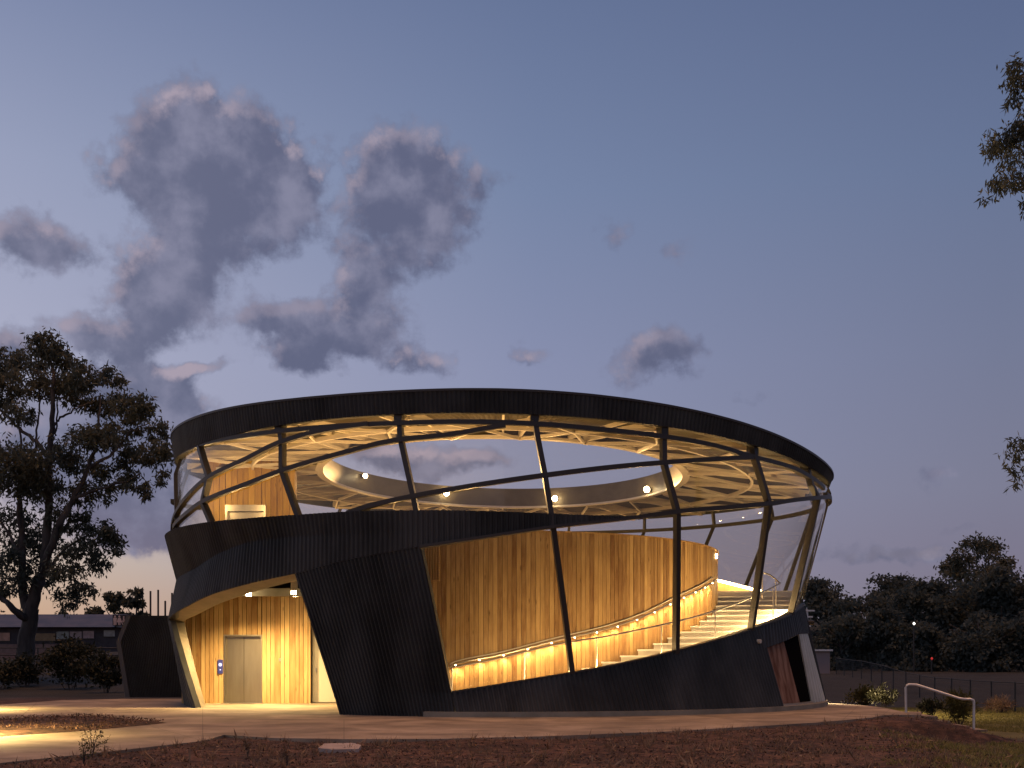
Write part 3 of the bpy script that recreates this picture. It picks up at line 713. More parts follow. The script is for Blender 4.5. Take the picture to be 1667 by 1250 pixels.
# hall ceiling, beam and dark upper slab
mb = MB(); hb = [pol(a, 0, 9.75)[:2] for a in np.arange(-98, -30, 4)]
mb.prism([(p[0], p[1]) for p in hb]+[(-5.2, 39.4), (-10.2, 40.6)], 4.0, 4.12); mb.build('upper_floor', M['black_in'], root)
b0 = at(398, 968, 37.0); b1_ = at(489, 957, 37.0)
mb = MB(); mb.box((b0[0]-1.2, 37.0, 3.29), (b1_[0]+1.6, 37.12, 3.53)); mb.box((b0[0]-1.2, 37.13, 3.40), (b1_[0]+1.6, YW-.05, 3.5)); mb.build('hall_ceiling', M['reveal'], root)
for (px, py, d) in ((405, 964, 36.6), (478, 961, 36.2), (480, 965, 37.6)):
    p = at(px, py, d)
    mb = MB(); mb.tube([p+[0, 0, .5], p+[0, 0, -.02]], .085, 16); dl = mb.build('downlight', M['cream'], root)
    mb = MB(); mb.tube([p+[0, 0, -.021], p+[0, 0, -.11]], [.08, .075], 16); mb.build('lens', M['lens'], dl)
    lamp('SPOT', tuple(p-[0, 0, .16]), (2000 if px < 450 else 620 if d < 37 else 130), size=.08, target=(p[0], p[1], 0), cone=150, blend=.8)
# upper lift lobby: timber shaft rising to the roof
ux0, ux1 = at(338, 0, YW)[0], at(480.5, 0, YW)[0]
zt_f = lambda x: EYE+(HZ-(738+(x-ux0)/(ux1-ux0)*12))/F*YW
ldx0, ldx1 = at(368, 0, YW)[0], at(432, 0, YW)[0]; lz = EYE+(HZ-822)/F*YW
mb = MB(); boards(mb, ux0, ux1, 4.12, 8, YW, w=.19, skip=(ldx0, ldx1, 4.1, lz), ztop=zt_f)
mb.build('lift_shaft', M['timber_red'], root)
mb = MB(); mb.box((ux0, YW+.26, 4.12), (ux1-.4, YW+1.9, 7.55)); mb.box((ux0, YW+.045, lz), (ux1, YW+.255, 7.5)); mb.build('shaft_core', M['timber_red'], root)
mb = MB(); mb.box((ldx0-.02, YW-.05, lz-.2), (ldx1+.02, YW+.2, lz)); mb.box((ldx0-.02, YW-.05, 4.12), (ldx0+.05, YW+.2, lz-.2)); mb.box((ldx1-.05, YW-.05, 4.12), (ldx1+.02, YW+.2, lz-.2)); ul = mb.build('lift_door', M['stainless'], root)
mb = MB(); mb.box((ldx0+.05, YW+.1, 4.12), (ldx1-.05, YW+.15, lz-.2)); mb.build('door_leaf', M['stainless'], ul)
for px, d in ((400, 36.8), (330, 37.5)):
    p = at(px, 800, d); lamp('POINT', (p[0], p[1], 6.3), 62, size=.15)  # lamps without fittings, added to brighten the shaft boards

# -- floodlights on the oculus ring
for (px, py, s) in ((590, 775, .35), (725, 803, 1.0), (905, 812, .8), (1058, 797, .9)):
    a = U(px, py, RO-.05, far=True); p = P3(np.array(a)); inw = np.array([CX-p[0], CY-p[1], 0]); inw /= np.linalg.norm(inw)
    fw = np.array([-p[0], -p[1], EYE-p[2]]); fw /= np.linalg.norm(fw)
    mb = MB(); mb.tube([p-inw*.04, p+inw*.10], .075, 14); fl = mb.build('floodlight', M['steel'], root)
    mb = MB(); mb.tube([p+inw*.11, p+inw*.13+fw*.02, p+inw*.14+fw*.05], [.10*(.6+.4*s), .11*(.6+.4*s), .06*s], 14); mb.build('lens', M['lens'], fl)
    lamp('SPOT', tuple(p+inw*.3), (3500 if px in (725, 905) else 800)*s, size=.06, target=tuple(p+fw*4+np.array([0, 0, 1.3])), cone=96, blend=.6, color=UPL)
# bare lamps added over the inner deck and inside the rear wall, washing the soffit
for th, pw in ((41, 110), (66, 110), (-66, 110)):
    lamp('POINT', tuple(pol(th, 5.1, 6.3)), pw*.55, size=.12, color=UPL)
for th in (95, 115, 135, 155, 175, 195, 215, 235):
    lamp('POINT', tuple(pol(th, float(top_back(th))-.1, float(rad_back(th))-.45)), 210, size=.12, color=UPL)
# uplights behind the sill of the upper ribbon
for th in (-52, -40, -28, -16, -4):
    p = pol(th, 4.62, 9.3); mb = MB(); mb.tube([p-[0, 0, .16], p-[0, 0, .04]], .07, 10); mb.build('uplight', M['steel'], root)
    lamp('SPOT', tuple(p+[0, 0, .05]), 330 if th > -30 else 190, size=.06, color=UPL, target=tuple(pol(th, 9.0, 8.6)), cone=150, blend=.5)
# small fittings
lb = U(1232, 1044, 9.6); p = P3(np.array(lb)); mb = MB(); rd = (p-C)*[1, 1, 0]; rd /= np.linalg.norm(rd)
mb.tube([p-rd*.1, p+rd*.12], .06, 14); mb.build('wall_fitting', M['cream'], root)
p = at(345, 943, 33.65); mb = MB(); p = P3(np.array(U(345, 943, 10.24))); rd = (p-C)*[1, 1, 0]; rd /= np.linalg.norm(rd)
mb.sweep([p+rd*.05-[0, 0, .08], p+rd*.05+[0, 0, .08]], .12, .08); mb.build('wall_fitting', M['cream'], root)
p = P3(np.array(U(1167.5, 905, 6.95))); rd = (p-C)*[1, 1, 0]; rd /= np.linalg.norm(rd)
mb = MB(); mb.tube([p-rd*.05+[0, 0, -.07], p-rd*.05+[0, 0, .07]], .06, 12); mb.build('wall_lamp', M['lens_low'], root)
# wall lamp round the right corner
lamp('SPOT', tuple(pol(94, 2.5, 10.35)), 3600, color=(1, .72, .4), size=.1, target=tuple(pol(92, 0, 11.3)), cone=112, blend=.8)
mb = MB(); mb.tube([pol(94, 2.6, 9.6), pol(94, 2.6, 10.32)], .08); mb.build('wall_lamp', M['steel'], root)

# ------------------------------------------------------------------ ground, paths
def smooth(x): x = np.clip(x, 0, 1); return x*x*(3-2*x)
def hgt(x, y):
    x = np.asarray(x, float); y = np.asarray(y, float)
    h = np.full(np.broadcast(x, y).shape, -.05)
    h = h-.42*np.maximum(np.clip((x-10.25)/1.15, 0, 1)*smooth((70-y)/15), np.clip((x-7.4)/2.2, 0, 1)*smooth((28.9-y)/1.5))
    h = h+np.where(x < 4, 1.9, .5)*smooth((y-46)/44)*smooth((12-np.abs(x-4)+12)/12*0+1)
    h = h+.03*np.sin(x*1.3+y*.4)*np.sin(y*.9-x*.3)*smooth((np.hypot(x-CX, y-CY)-12)/3)
    return h
def terrain():
    xs = np.unique(np.r_[np.linspace(-900, -60, 12), np.linspace(-60, 60, 241), np.linspace(60, 900, 12)])
    ys = np.unique(np.r_[np.linspace(-60, 8, 8), np.linspace(8, 60, 209), np.linspace(60, 130, 40), np.linspace(130, 1600, 12)])
    X, Y = np.meshgrid(xs, ys); Z = hgt(X, Y)
    mb = MB(); mb.grid(np.stack([X, Y, Z], -1)); o = mb.build('ground', M['soil'], None, True); structure(o)
def soil_mat():
    m = M['mulch'].copy(); m.name = 'soil'; t_ = NT(m.node_tree); b = m.node_tree.nodes['Principled BSDF']
    ge = t_.n('ShaderNodeNewGeometry'); sp = t_.n('ShaderNodeSeparateXYZ'); t_.link(ge.outputs['Position'], sp.inputs[0])
    old = b.inputs['Base Color'].links[0].from_socket
    nz = t_.noise(ge.outputs['Position'], .35, 6, .6)
    rough_grass = t_.ramp(nz.outputs[0], [(.3, (.009, .009, .007)), (.7, (.026, .024, .018))])
    side = t_.noise(ge.outputs['Position'], 1.1, 5, .6)
    lawn = t_.ramp(side.outputs[0], [(.3, (.07, .068, .022)), (.7, (.16, .145, .05))])
    k = t_.mapr(t_.m('ADD', sp.outputs[0], t_.m('MULTIPLY', side.outputs[0], .8)), 12.0, 12.5)
    c1 = t_.mix(k, old, lawn)
    fy = t_.m('SUBTRACT', sp.outputs[0], t_.m('ADD', t_.m('MULTIPLY', sp.outputs[1], .28), 1.2))
    kf = t_.m('MULTIPLY', t_.mapr(t_.m('ADD', fy, t_.m('MULTIPLY', side.outputs[0], .8)), .3, 1.3), t_.mapr(sp.outputs[1], 27.6, 26.8))
    c1 = t_.mix(kf, c1, lawn)
    far_ = t_.mapr(sp.outputs[1], 41, 47)
    t_.link(t_.mix(far_, c1, rough_grass), b.inputs['Base Color']); return m
M['soil'] = soil_mat()
terrain()
gp = lambda l: [ground(*p) for p in l]
front = [(-120, 1256), (0, 1242), (180, 1223), (330, 1206), (365, 1196), (440, 1201), (560, 1203), (700, 1203), (900, 1198), (1100, 1190), (1330, 1176), (1420, 1168), (1440, 1164), (1500, 1163)]
rear = [(1500, 1158.5), (1468, 1158), (1440, 1152), (1400, 1147.5), (1345, 1144)]
P = gp(front)+gp(rear)+[pol(a, 0, 10.9) for a in (110, 140, 170, 200, 225)]+gp([(300, 1137), (200, 1137.5), (100, 1140), (0, 1147), (-120, 1152)])
mb = MB(); mb.prism(P, -.12, 0.0); structure(mb.build('path', M['concrete']))
# planted island in the path
isl = gp([(-140, 1176), (0, 1172), (70, 1168), (150, 1166), (200, 1170), (272, 1177), (200, 1184), (120, 1191), (0, 1199), (-140, 1212)])
mb = MB(); n = len(isl); c0 = np.mean(isl, 0)
rings = [[p+[0, 0, .004] for p in isl]]
for q, z in ((.06, .03), (.3, .055), (.7, .07)): rings.append([p+(c0-p)*q+[0, 0, z] for p in isl])
mb.grid(np.array([[*r] for r in rings]), closed=True); mb.add(np.array(rings[-1]), [tuple(range(n))]); structure(mb.build('garden_bed', M['mulch'], None, True))
# expansion joints of the path are cut as thin dark strips
mb = MB()
for th in (-20, 2, 24, 46, 68, 90):
    a, b = pol(th, .003, 10.3), pol(th, .003, 10.85 if th < 70 else 12.2); d = np.array([math.cos(R_(th)), math.sin(R_(th)), 0])*.008
    mb.add([a-d, b-d, b+d, a+d], [(0, 1, 2, 3)])
for (pa_, pb_) in (((60, 1144), (30, 1170)), ((330, 1138.5), (330, 1206)), ((120, 1191.5), (190, 1222)), ((240, 1181), (330, 1206)), ((560, 1172), (560, 1203)), ((1398, 1148), (1372, 1172)), ((1450, 1153.5), (1436, 1165))):
    a, b = ground(*pa_), ground(*pb_); dd = (b-a)/np.linalg.norm(b-a); d = np.array([-dd[1], dd[0], 0])*.004; up_ = np.array([0, 0, .0035])
    mb.add([a-d+up_, b-d+up_, b+d+up_, a+d+up_], [(0, 1, 2, 3)])
structure(mb.build('path_joints', mat('joint', (.08, .07, .06), .9)))
# steps down to the grass, and the galvanised rail beside them
st = thing('garden_steps', ground(1540, 1170, -.2), 'pale concrete steps going down to the grass beside the white rail', 'steps')
for i, (px0, px1, py, dz_) in enumerate(((1504, 1527, 1166, .11), (1524, 1549, 1174, .22), (1548, 1580, 1182, .33), (1572, 1608, 1188, .42))):
    a = ground(px0, py, -dz_); b = ground(px1, py, -dz_)
    mb = MB(); mb.box((a[0], a[1], -dz_-.16), (b[0], a[1]+1.5, -dz_)); mb.build('step', M['concrete'], st)
r0_ = ground(1475, 1160); r1_ = ground(1585, 1187.5, -.42)
hr_ = thing('stair_rail', r0_, 'white tubular metal rail on two posts beside the garden steps', 'handrail')
def z_at(px, py, Y): return EYE-(py-HZ)/F*Y
Y0, Y1 = r0_[1], r1_[1]
pts = [np.array([r0_[0], Y0, -.1]), at(1474.5, 1119, Y0), at(1476, 1115.5, Y0), at(1480, 1114, Y0), at(1492, 1114.5, Y0-.1), at(1500, 1117, Y0-.2), at(1561, 1136.5, Y1+.2), at(1570, 1138, Y1+.1), at(1580, 1138, Y1), at(1584.5, 1139.5, Y1), at(1585.5, 1143, Y1), np.array([r1_[0], Y1, -.5])]
mb = MB(); mb.tube(pts, .032, 10); mb.build('rail_tube', M['galv'], hr_, True)

# ------------------------------------------------------------------ leaves
def leaf_mesh(name, centers, m, L=.3, W=.07, parent=None, droop=.6, tints=None):
    n = len(centers); org = world_loc(parent)
    d = rng.normal(size=(n, 3)); d[:, 2] -= droop*1.2; d /= np.linalg.norm(d, axis=1)[:, None]
    s = np.cross(d, rng.normal(size=(n, 3))); s /= np.linalg.norm(s, axis=1)[:, None]
    l = L*rng.uniform(.6, 1.3, (n, 1)); wd_ = W*rng.uniform(.7, 1.3, (n, 1))
    V = np.stack([centers, centers+d*l*.45+s*wd_, centers+d*l, centers+d*l*.45-s*wd_], 1).reshape(-1, 3)-org
    me = bpy.data.meshes.new(name); me.vertices.add(4*n); me.vertices.foreach_set('co', V.astype(np.float32).ravel())
    me.loops.add(4*n); me.loops.foreach_set('vertex_index', np.arange(4*n, dtype=np.int32))
    me.polygons.add(n); me.polygons.foreach_set('loop_start', np.arange(0, 4*n, 4, dtype=np.int32)); me.polygons.foreach_set('loop_total', np.full(n, 4, np.int32))
    a = me.attributes.new('tint', 'FLOAT', 'POINT'); tt = rng.uniform(0, 1, n) if tints is None else tints
    a.data.foreach_set('value', np.repeat(tt, 4).astype(np.float32))
    me.materials.append(m); me.update(calc_edges=True); me.validate()
    o = bpy.data.objects.new(name, me); COL.objects.link(o)
    if parent: o.parent = parent
    return o
def clump(c, r, n, sub=14, spread=.30):
    """n leaf centres gathered in uneven tufts inside an ellipsoid"""
    c = np.array(c); r = np.array(r)
    d = rng.normal(size=(sub, 3)); d /= np.linalg.norm(d, axis=1)[:, None]; d *= rng.uniform(.25, 1, (sub, 1))**.5
    tc = c+d*r; k = rng.integers(0, sub, n); sz = rng.uniform(.5, 1.4, sub)
    off = rng.normal(size=(n, 3))*spread*np.mean(r)*sz[k][:, None]; off[:, 2] *= .75
    return tc[k]+off, (rng.uniform(0, 1, sub)[k]*.6+rng.uniform(0, .4, n))
def limb(mb, pts, r0, r1, wig=.0):
    pts = np.array(pts, float); m = max(6, 4*len(pts)); x = np.linspace(0, 1, len(pts)); t = np.linspace(0, 1, m)
    Q = hermite(t, x, pts); Q[1:-1] += rng.normal(size=(m-2, 3))*wig
    mb.tube(Q, r0+(r1-r0)*t, 7)

# big gum tree left of the pavilion
YT = 58.0
g = at(42, 1112, YT)
gum = thing('gum_tree', (g[0], g[1], float(hgt(g[0], g[1]))), 'tall forked gum tree with open drooping crown left of the pavilion', 'tree')
T = lambda px, py, dd=0.0: at(px, py, YT+dd)
mb = MB()
base = T(42, 1118)
limb(mb, [base, T(41, 1070), T(46, 1030), T(52, 990)], .48, .34, .02)
limb(mb, [T(50, 1000), T(36, 960, .5), T(36, 900, .5), T(32, 820, 1), T(30, 760, 1)], .26, .07, .03)
limb(mb, [T(48, 1005), T(60, 960), T(72, 920), T(78, 840), T(80, 760, -.5), T(85, 680, -.5), T(87, 610, -.5), T(70, 560)], .32, .04, .03)
limb(mb, [T(70, 930), T(95, 860, -1), T(120, 810, -1), T(145, 760, -1.5), T(160, 700, -1.5), T(163, 640, -1)], .2, .03, .03)
limb(mb, [T(120, 812, -1), T(160, 795, -1.5), T(200, 785, -2), T(230, 770, -2)], .09, .02, .03)
limb(mb, [T(145, 762, -1.5), T(180, 740, -2), T(215, 700, -2), T(240, 690, -2)], .09, .02, .03)
limb(mb, [T(82, 750), T(60, 720), T(35, 700, .8), T(5, 672, 1), T(-30, 650, 1)], .12, .03, .03)
limb(mb, [T(45, 1010), T(20, 990, -1), T(0, 972, -1), T(-40, 930, -1)], .2, .06, .03)
limb(mb, [T(84, 700), T(98, 680), T(120, 668), T(150, 655, .5)], .08, .02, .03)
limb(mb, [T(58, 735), T(62, 690), T(66, 640), T(60, 600)], .06, .02, .03)
limb(mb, [T(85, 720), T(92, 700), T(95, 650), T(110, 610)], .06, .02, .03)
limb(mb, [T(36, 905), T(15, 870), T(-10, 830)], .1, .03, .03)
limb(mb, [T(66, 945), T(100, 900, 1), T(150, 870, 1.5), T(185, 860, 2)], .1, .02, .03)
limb(mb, [T(74, 900), T(110, 850, 1), T(125, 800, 1), T(150, 790, 1)], .1, .02, .03)
limb(mb, [T(33, 860), T(30, 790), T(32, 720), T(25, 660)], .1, .03, .03)
mb.build('trunk', M['bark'], gum, True)
cl = [(72, 560, 26, 26, 900), (100, 578, 24, 22, 700), (45, 588, 34, 22, 900), (10, 590, 28, 26, 800), (95, 620, 40, 24, 1300), (40, 625, 45, 18, 1000), (130, 610, 24, 28, 900), (130, 645, 25, 22, 800), (5, 640, 25, 28, 700),
      (25, 675, 22, 18, 350), (45, 680, 14, 18, 200), (168, 608, 18, 16, 320), (190, 622, 16, 14, 260), (170, 660, 18, 18, 650), (200, 655, 26, 18, 600), (232, 665, 22, 18, 700), (218, 690, 18, 14, 400), (258, 700, 16, 22, 500), (265, 730, 10, 18, 250), (150, 715, 36, 18, 1300),
      (195, 705, 24, 16, 500), (240, 735, 34, 20, 1000), (205, 745, 24, 20, 500), (105, 735, 26, 14, 700), (120, 760, 30, 16, 500), (40, 745, 50, 26, 1800), (30, 780, 50, 30, 2200), (70, 790, 26, 26, 900), (165, 765, 26, 20, 500), (215, 785, 24, 16, 450), (235, 800, 12, 22, 260), (262, 775, 10, 16, 160), (170, 800, 22, 18, 350), (130, 800, 24, 20, 500),
      (30, 860, 40, 40, 1300), (100, 840, 28, 30, 600), (70, 880, 32, 30, 700), (15, 920, 34, 36, 1100), (150, 850, 30, 18, 450), (180, 855, 18, 16, 260), (130, 890, 34, 22, 700), (175, 885, 26, 18, 480), (195, 890, 10, 14, 150), (110, 925, 30, 24, 600), (160, 915, 24, 16, 350), (70, 935, 30, 24, 500), (20, 960, 30, 18, 300), (130, 960, 22, 18, 420), (110, 975, 26, 14, 300), (-30, 760, 40, 60, 900), (-40, 880, 40, 60, 900), (-30, 640, 30, 50, 600)]
cs, ts = [], []
for (px, py, rx, ry, n) in cl:
    d = rng.uniform(-2.6, 2.6); s = (YT+d)/F
    p, q = clump(at(px, py, YT+d), (rx*s, rx*s*1.1, ry*s), int(n*1.0), sub=max(6, n//45), spread=.27); cs.append(p); ts.append(q)
leaf_mesh('crown', np.concatenate(cs), M['leaf'], .27, .045, gum, .9, np.concatenate(ts))

# gum whose branches reach in from the right
YR = 27.0
gx = at(1900, 1100, YR)
gr = thing('gum_tree', (gx[0], gx[1], float(hgt(gx[0], gx[1]))), 'gum tree standing beyond the right edge, only its hanging branches in view', 'tree')
mb = MB(); T2 = lambda px, py, d=0: at(px, py, YR+d)
limb(mb, [np.array([gx[0], gx[1], float(hgt(gx[0], gx[1]))-.2]), T2(1890, 800), T2(1850, 500), T2(1830, 200), T2(1800, 0)], .36, .1, .03)
limb(mb, [T2(1850, 480), T2(1760, 330), T2(1690, 270), T2(1640, 230)], .1, .015, .02)
limb(mb, [T2(1835, 260), T2(1750, 180), T2(1690, 150), T2(1650, 140)], .08, .012, .02)
limb(mb, [T2(1880, 800), T2(1780, 730), T2(1700, 720), T2(1655, 735)], .08, .012, .02)
limb(mb, [T2(1700, 275), T2(1660, 310), T2(1630, 300)], .04, .01, .01)
mb.build('trunk', M['bark'], gr, True)
cs, ts = [], []
for (px, py, rx, ry, n) in ((1660, 125, 24, 26, 420), (1650, 160, 12, 16, 120), (1672, 190, 20, 16, 200), (1640, 230, 34, 26, 420), (1612, 245, 16, 18, 110), (1660, 220, 24, 18, 320), (1655, 270, 30, 22, 260), (1615, 305, 22, 12, 150), (1650, 300, 26, 16, 260), (1668, 335, 10, 14, 90), (1606, 322, 10, 8, 26), (1700, 150, 40, 60, 500), (1710, 280, 40, 60, 500),
                            (1664, 735, 22, 22, 240), (1650, 760, 10, 12, 60), (1655, 785, 12, 8, 40), (1690, 740, 30, 40, 300), (1760, 300, 60, 80, 600), (1800, 120, 80, 80, 700), (1850, 700, 90, 90, 600)):
    d = rng.uniform(-.6, .6); s = (YR+d)/F
    p, q = clump(at(px, py, YR+d), (rx*s, rx*s, ry*s), n, sub=max(4, n//22), spread=.3); cs.append(p); ts.append(q)
leaf_mesh('crown', np.concatenate(cs), M['leaf'], .17, .02, gr, 1.0, np.concatenate(ts))

# ------------------------------------------------------------------ far trees on the right
def bush_tree(name, label, px, Y, top_py, w_px, n, base_py=None, m='leaf_dark', group=None, cat='tree', L=.55, W=.16, trunk=True, lobes=9, low=.25):
    s = Y/F; x = (px-PX0)*s; zb_ = float(hgt(x, Y)); H = z_at(px, top_py, Y)-zb_
    t_ = thing(name, (x, Y, zb_), label, cat, group)
    if trunk:
        mb = MB(); limb(mb, [(x, Y, zb_-.2), (x+rng.normal()*.2, Y, zb_+H*.4), (x+rng.normal()*.4, Y, zb_+H*.75)], H*.028, H*.01, .02)
        for k in range(4):
            a = rng.uniform(0, 6.28); z0 = zb_+H*rng.uniform(.25, .5)
            limb(mb, [(x, Y, z0), (x+math.cos(a)*w_px*s*.4, Y+math.sin(a)*w_px*s*.4, z0+H*.28)], H*.013, H*.004, .02)
        mb.build('trunk', M['bark'], t_, True)
    cs, ts = [], []; rw = w_px*s/2
    for k in range(lobes):
        q = rng.uniform(low, 1); a = rng.uniform(0, 6.28); rr = rw*rng.uniform(.2, .8)*math.sqrt(max(.1, 1-((q-.55)/.55)**2))
        lr = rw*rng.uniform(.32, .55)
        c = (x+math.cos(a)*rr, Y+math.sin(a)*rr*.8, zb_+H*q-lr*.55)
        p, tt = clump(c, (lr, lr, lr*.7), n//lobes, sub=max(6, n//lobes//40), spread=.24); cs.append(p); ts.append(tt)
    p = np.concatenate(cs); tt = np.concatenate(ts); k = p[:, 2] > zb_+.1; 
    leaf_mesh('crown', p[k], M[m], L, W, t_, .5, tt[k])
    return t_
FT = [('wide low dark tree at the left end of the far row, beside the glass corner', 1345, 118, 945, 110), ('dark round tree behind the power pole', 1400, 104, 950, 120), ('broad dark tree in the far row, left of the tallest gum', 1455, 110, 935, 130),
      ('dense dark tree in the far row under the open gum', 1520, 100, 938, 130), ('dark tree in the far row below the tallest crown', 1575, 108, 942, 120), ('bushy dark tree near the right end of the far row', 1630, 98, 930, 130),
      ('dark tree cut by the right edge of the photo', 1690, 106, 915, 120)]
for lab, px, Y, tp, wpx in FT:
    bush_tree('tree', lab, px, Y, tp, wpx, 11000, group='dark trees on the right horizon', lobes=14, low=.12, L=.38, W=.11)
for lab, px, Y, tp, wpx in (('lower dark tree in front of the far row, right of the corner glass', 1370, 92, 1000, 110), ('low dark tree with greyish crown in front of the far row', 1450, 90, 990, 110), ('low spreading dark tree left of the small red light', 1500, 88, 1010, 100), ('low dark tree with thin pale stems near the right edge', 1600, 86, 985, 140), ('low dark tree at the right edge in front of the far row', 1668, 86, 990, 110)):
    bush_tree('tree', lab, px, Y, tp, wpx, 8000, group='low trees before the right tree row', lobes=10, low=.15, L=.34, W=.1)
# tallest open gum above the row
bush = bush_tree('gum_tree', 'tall open gum rising above the dark tree row at the right', 1590, 115, 872, 110, 300, m='leaf', lobes=2)
cs, ts = [], []
for (px, py, rx, ry, n) in ((1560, 905, 22, 12, 420), (1590, 882, 26, 10, 500), (1615, 890, 18, 12, 380), (1605, 905, 22, 8, 260), (1545, 920, 18, 8, 220), (1640, 915, 14, 12, 260), (1575, 925, 40, 10, 600), (1620, 925, 26, 9, 400), (1600, 935, 50, 12, 900)):
    s = 115/F; p, q = clump(at(px, py, 115+rng.uniform(-2, 2)), (rx*s, rx*s, ry*s), n, sub=max(5, n//40), spread=.3); cs.append(p); ts.append(q)
leaf_mesh('crown', np.concatenate(cs), M['leaf'], .42, .09, bush, .7, np.concatenate(ts))
mb = MB()
for px, py in ((1560, 905), (1590, 885), (1615, 892), (1640, 915)): limb(mb, [at(1590, 990, 115), at((px+1590)/2, 940, 115), at(px, py, 115)], .14, .03, .03)
mb.build('branch', M['bark'], bush, True)

# small things among them
pl = thing('power_pole', (at(1313, 0, 84)[0], 84, float(hgt(21, 84))), 'pale power pole with crossarms right of the pavilion', 'power pole')
mb = MB(); q = at(1313, 992, 84); mb.tube([(q[0], 84, float(hgt(21, 84))), q], .11); mb.build('post', M['galv'], pl)
for py, hw in ((994, .55), (1004, .42), (1019, .3)):
    p = at(1313, py, 83.85); mb = MB(); mb.box((p[0]-hw, p[1]-.05, p[2]-.05), (p[0]+hw, p[1]+.05, p[2]+.05)); mb.build('crossarm', M['galv'], pl)
a = at(1325, 1085, 80); b = at(1351, 1060, 80)
pwall = mat('pinkish_render', (.30, .22, .20), .8)
fw_ = thing('far_shed', (float(a[0]+b[0])/2, 80.5, float(a[2])), 'small pale pinkish shed just right of the pavilion corner', 'shed')
mb = MB(); mb.box((a[0], 80, a[2]-.6), (b[0], 82, b[2])); mb.build('wall', pwall, fw_)
mb = MB(); mb.box((a[0]-.15, 79.8, b[2]+.003), (b[0]+.15, 82.2, b[2]+.12)); mb.build('roof', M['galv'], fw_)
for nm, lab, px, py, Y, col, st_ in (('street_lamp', 'distant lit white lamp on a pole among the dark trees', 1488, 1015, 84, (1, .95, .85), 5), ('signal_lamp', 'tiny red lamp on a short post among the dark trees', 1517, 1072, 80, (.9, .05, .04), .35)):
    p = at(px, py, Y); lp = thing(nm, (p[0], p[1], float(hgt(p[0], p[1]))), lab, 'lamp')
    mb = MB(); mb.tube([(p[0], p[1]+.06, float(hgt(p[0], p[1]))), p+[0, .06, 0]], .05); mb.build('post', M['steel'], lp)
    mb = MB(); mb.tube([p-[0, 0, .08], p+[0, 0, .0], p+[0, 0, .08]], [.04, .075, .04], 10); mb.build('lens', mat(nm+'_glow', col, .4, emit=col, estr=st_), lp)
# wire fence
M['wire'] = mat('weathered_wire', (.03, .034, .034), .7)
f0 = np.array([16.9, 37.0]); f1 = np.array([20.6, 78.0])
fe = thing('wire_fence', (f0[0], f0[1], float(hgt(*f0))), 'long wire mesh fence running back along the right side', 'fence')
NP = 15; top_ = []; bot_ = []
for k in range(NP+1):
    xy = f0+(f1-f0)*(k/NP); z0 = float(hgt(*xy)); mb = MB(); mb.tube([(xy[0], xy[1], z0-.1), (xy[0], xy[1], z0+1.05)], .028); mb.build('post', M['wire'], fe)
    top_.append((xy[0], xy[1], z0+1.02)); bot_.append((xy[0], xy[1], z0+.06))
mb = MB(); mb.tube(top_, .018, 6); mb.build('top_rail', M['wire'], fe)
mb = MB(); top_ = np.array(top_); bot_ = np.array(bot_)
for q in np.linspace(.05, .9, 7): mb.tube(bot_+(top_-bot_)*q, .003, 3)
for q in np.linspace(0, 1, 330):
    i = min(int(q*NP), NP-1); r = q*NP-i; mb.tube([bot_[i]*(1-r)+bot_[i+1]*r, top_[i]*(1-r)+top_[i+1]*r], .003, 3)
mb.build('wire_mesh', M['wire'], fe)
# shrubs by the steps and the path
def shrub(lab, px, py, Y, rx, ry, n, m, L=.12, W=.03, group=None, droop=-.6):
    s = Y/F; x = (px-PX0)*s; zb_ = float(hgt(x, Y)); t_ = thing('shrub', (x, Y, zb_), lab, 'shrub', group)
    c = at(px, py, Y); p, tt = clump(c, (rx*s, rx*s, ry*s), n, sub=max(8, n//40), spread=.22); k = p[:, 2] > zb_+.03; p = p[k]
    leaf_mesh('foliage', p, M[m], L, W, t_, droop, tt[k])
    mb = MB()
    for k in range(7):
        a = rng.normal(size=2)*rx*s*.5; limb(mb, [(x+a[0]*.2, Y+a[1]*.2, zb_-.05), (x+a[0]*.6, Y+a[1]*.6, (zb_+c[2])/2), (x+a[0], Y+a[1], c[2]+ry*s*.3)], .015, .004, .01)
    mb.build('stem', M['bark'], t_)
shrub('tall wispy green shrub behind the white rail', 1562, 1150, 34.5, 22, 18, 1400, 'leaf_olive', .22, .012)
shrub('low yellowish shrub left of the white rail', 1438, 1133, 41, 20, 12, 900, 'leaf_shade', .14, .02)
shrub('dark low shrub under the white rail', 1515, 1150, 37, 16, 8, 500, 'leaf_shade', .14, .03)
shrub('low dark green shrub behind the yellowish one', 1405, 1135, 46, 26, 14, 900, 'leaf_olive', .14, .03)
shrub('reddish grey low shrub near the fence at the right', 1625, 1148, 42, 22, 10, 800, 'straw', .2, .012)
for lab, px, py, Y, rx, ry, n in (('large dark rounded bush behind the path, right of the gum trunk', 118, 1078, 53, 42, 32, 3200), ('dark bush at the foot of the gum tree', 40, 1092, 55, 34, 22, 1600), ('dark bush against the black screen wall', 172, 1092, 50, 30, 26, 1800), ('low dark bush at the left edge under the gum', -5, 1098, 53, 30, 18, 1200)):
    shrub(lab, px, py, Y, rx, ry, n, 'leaf_shade', .2, .045, 'dark bushes behind the left path')
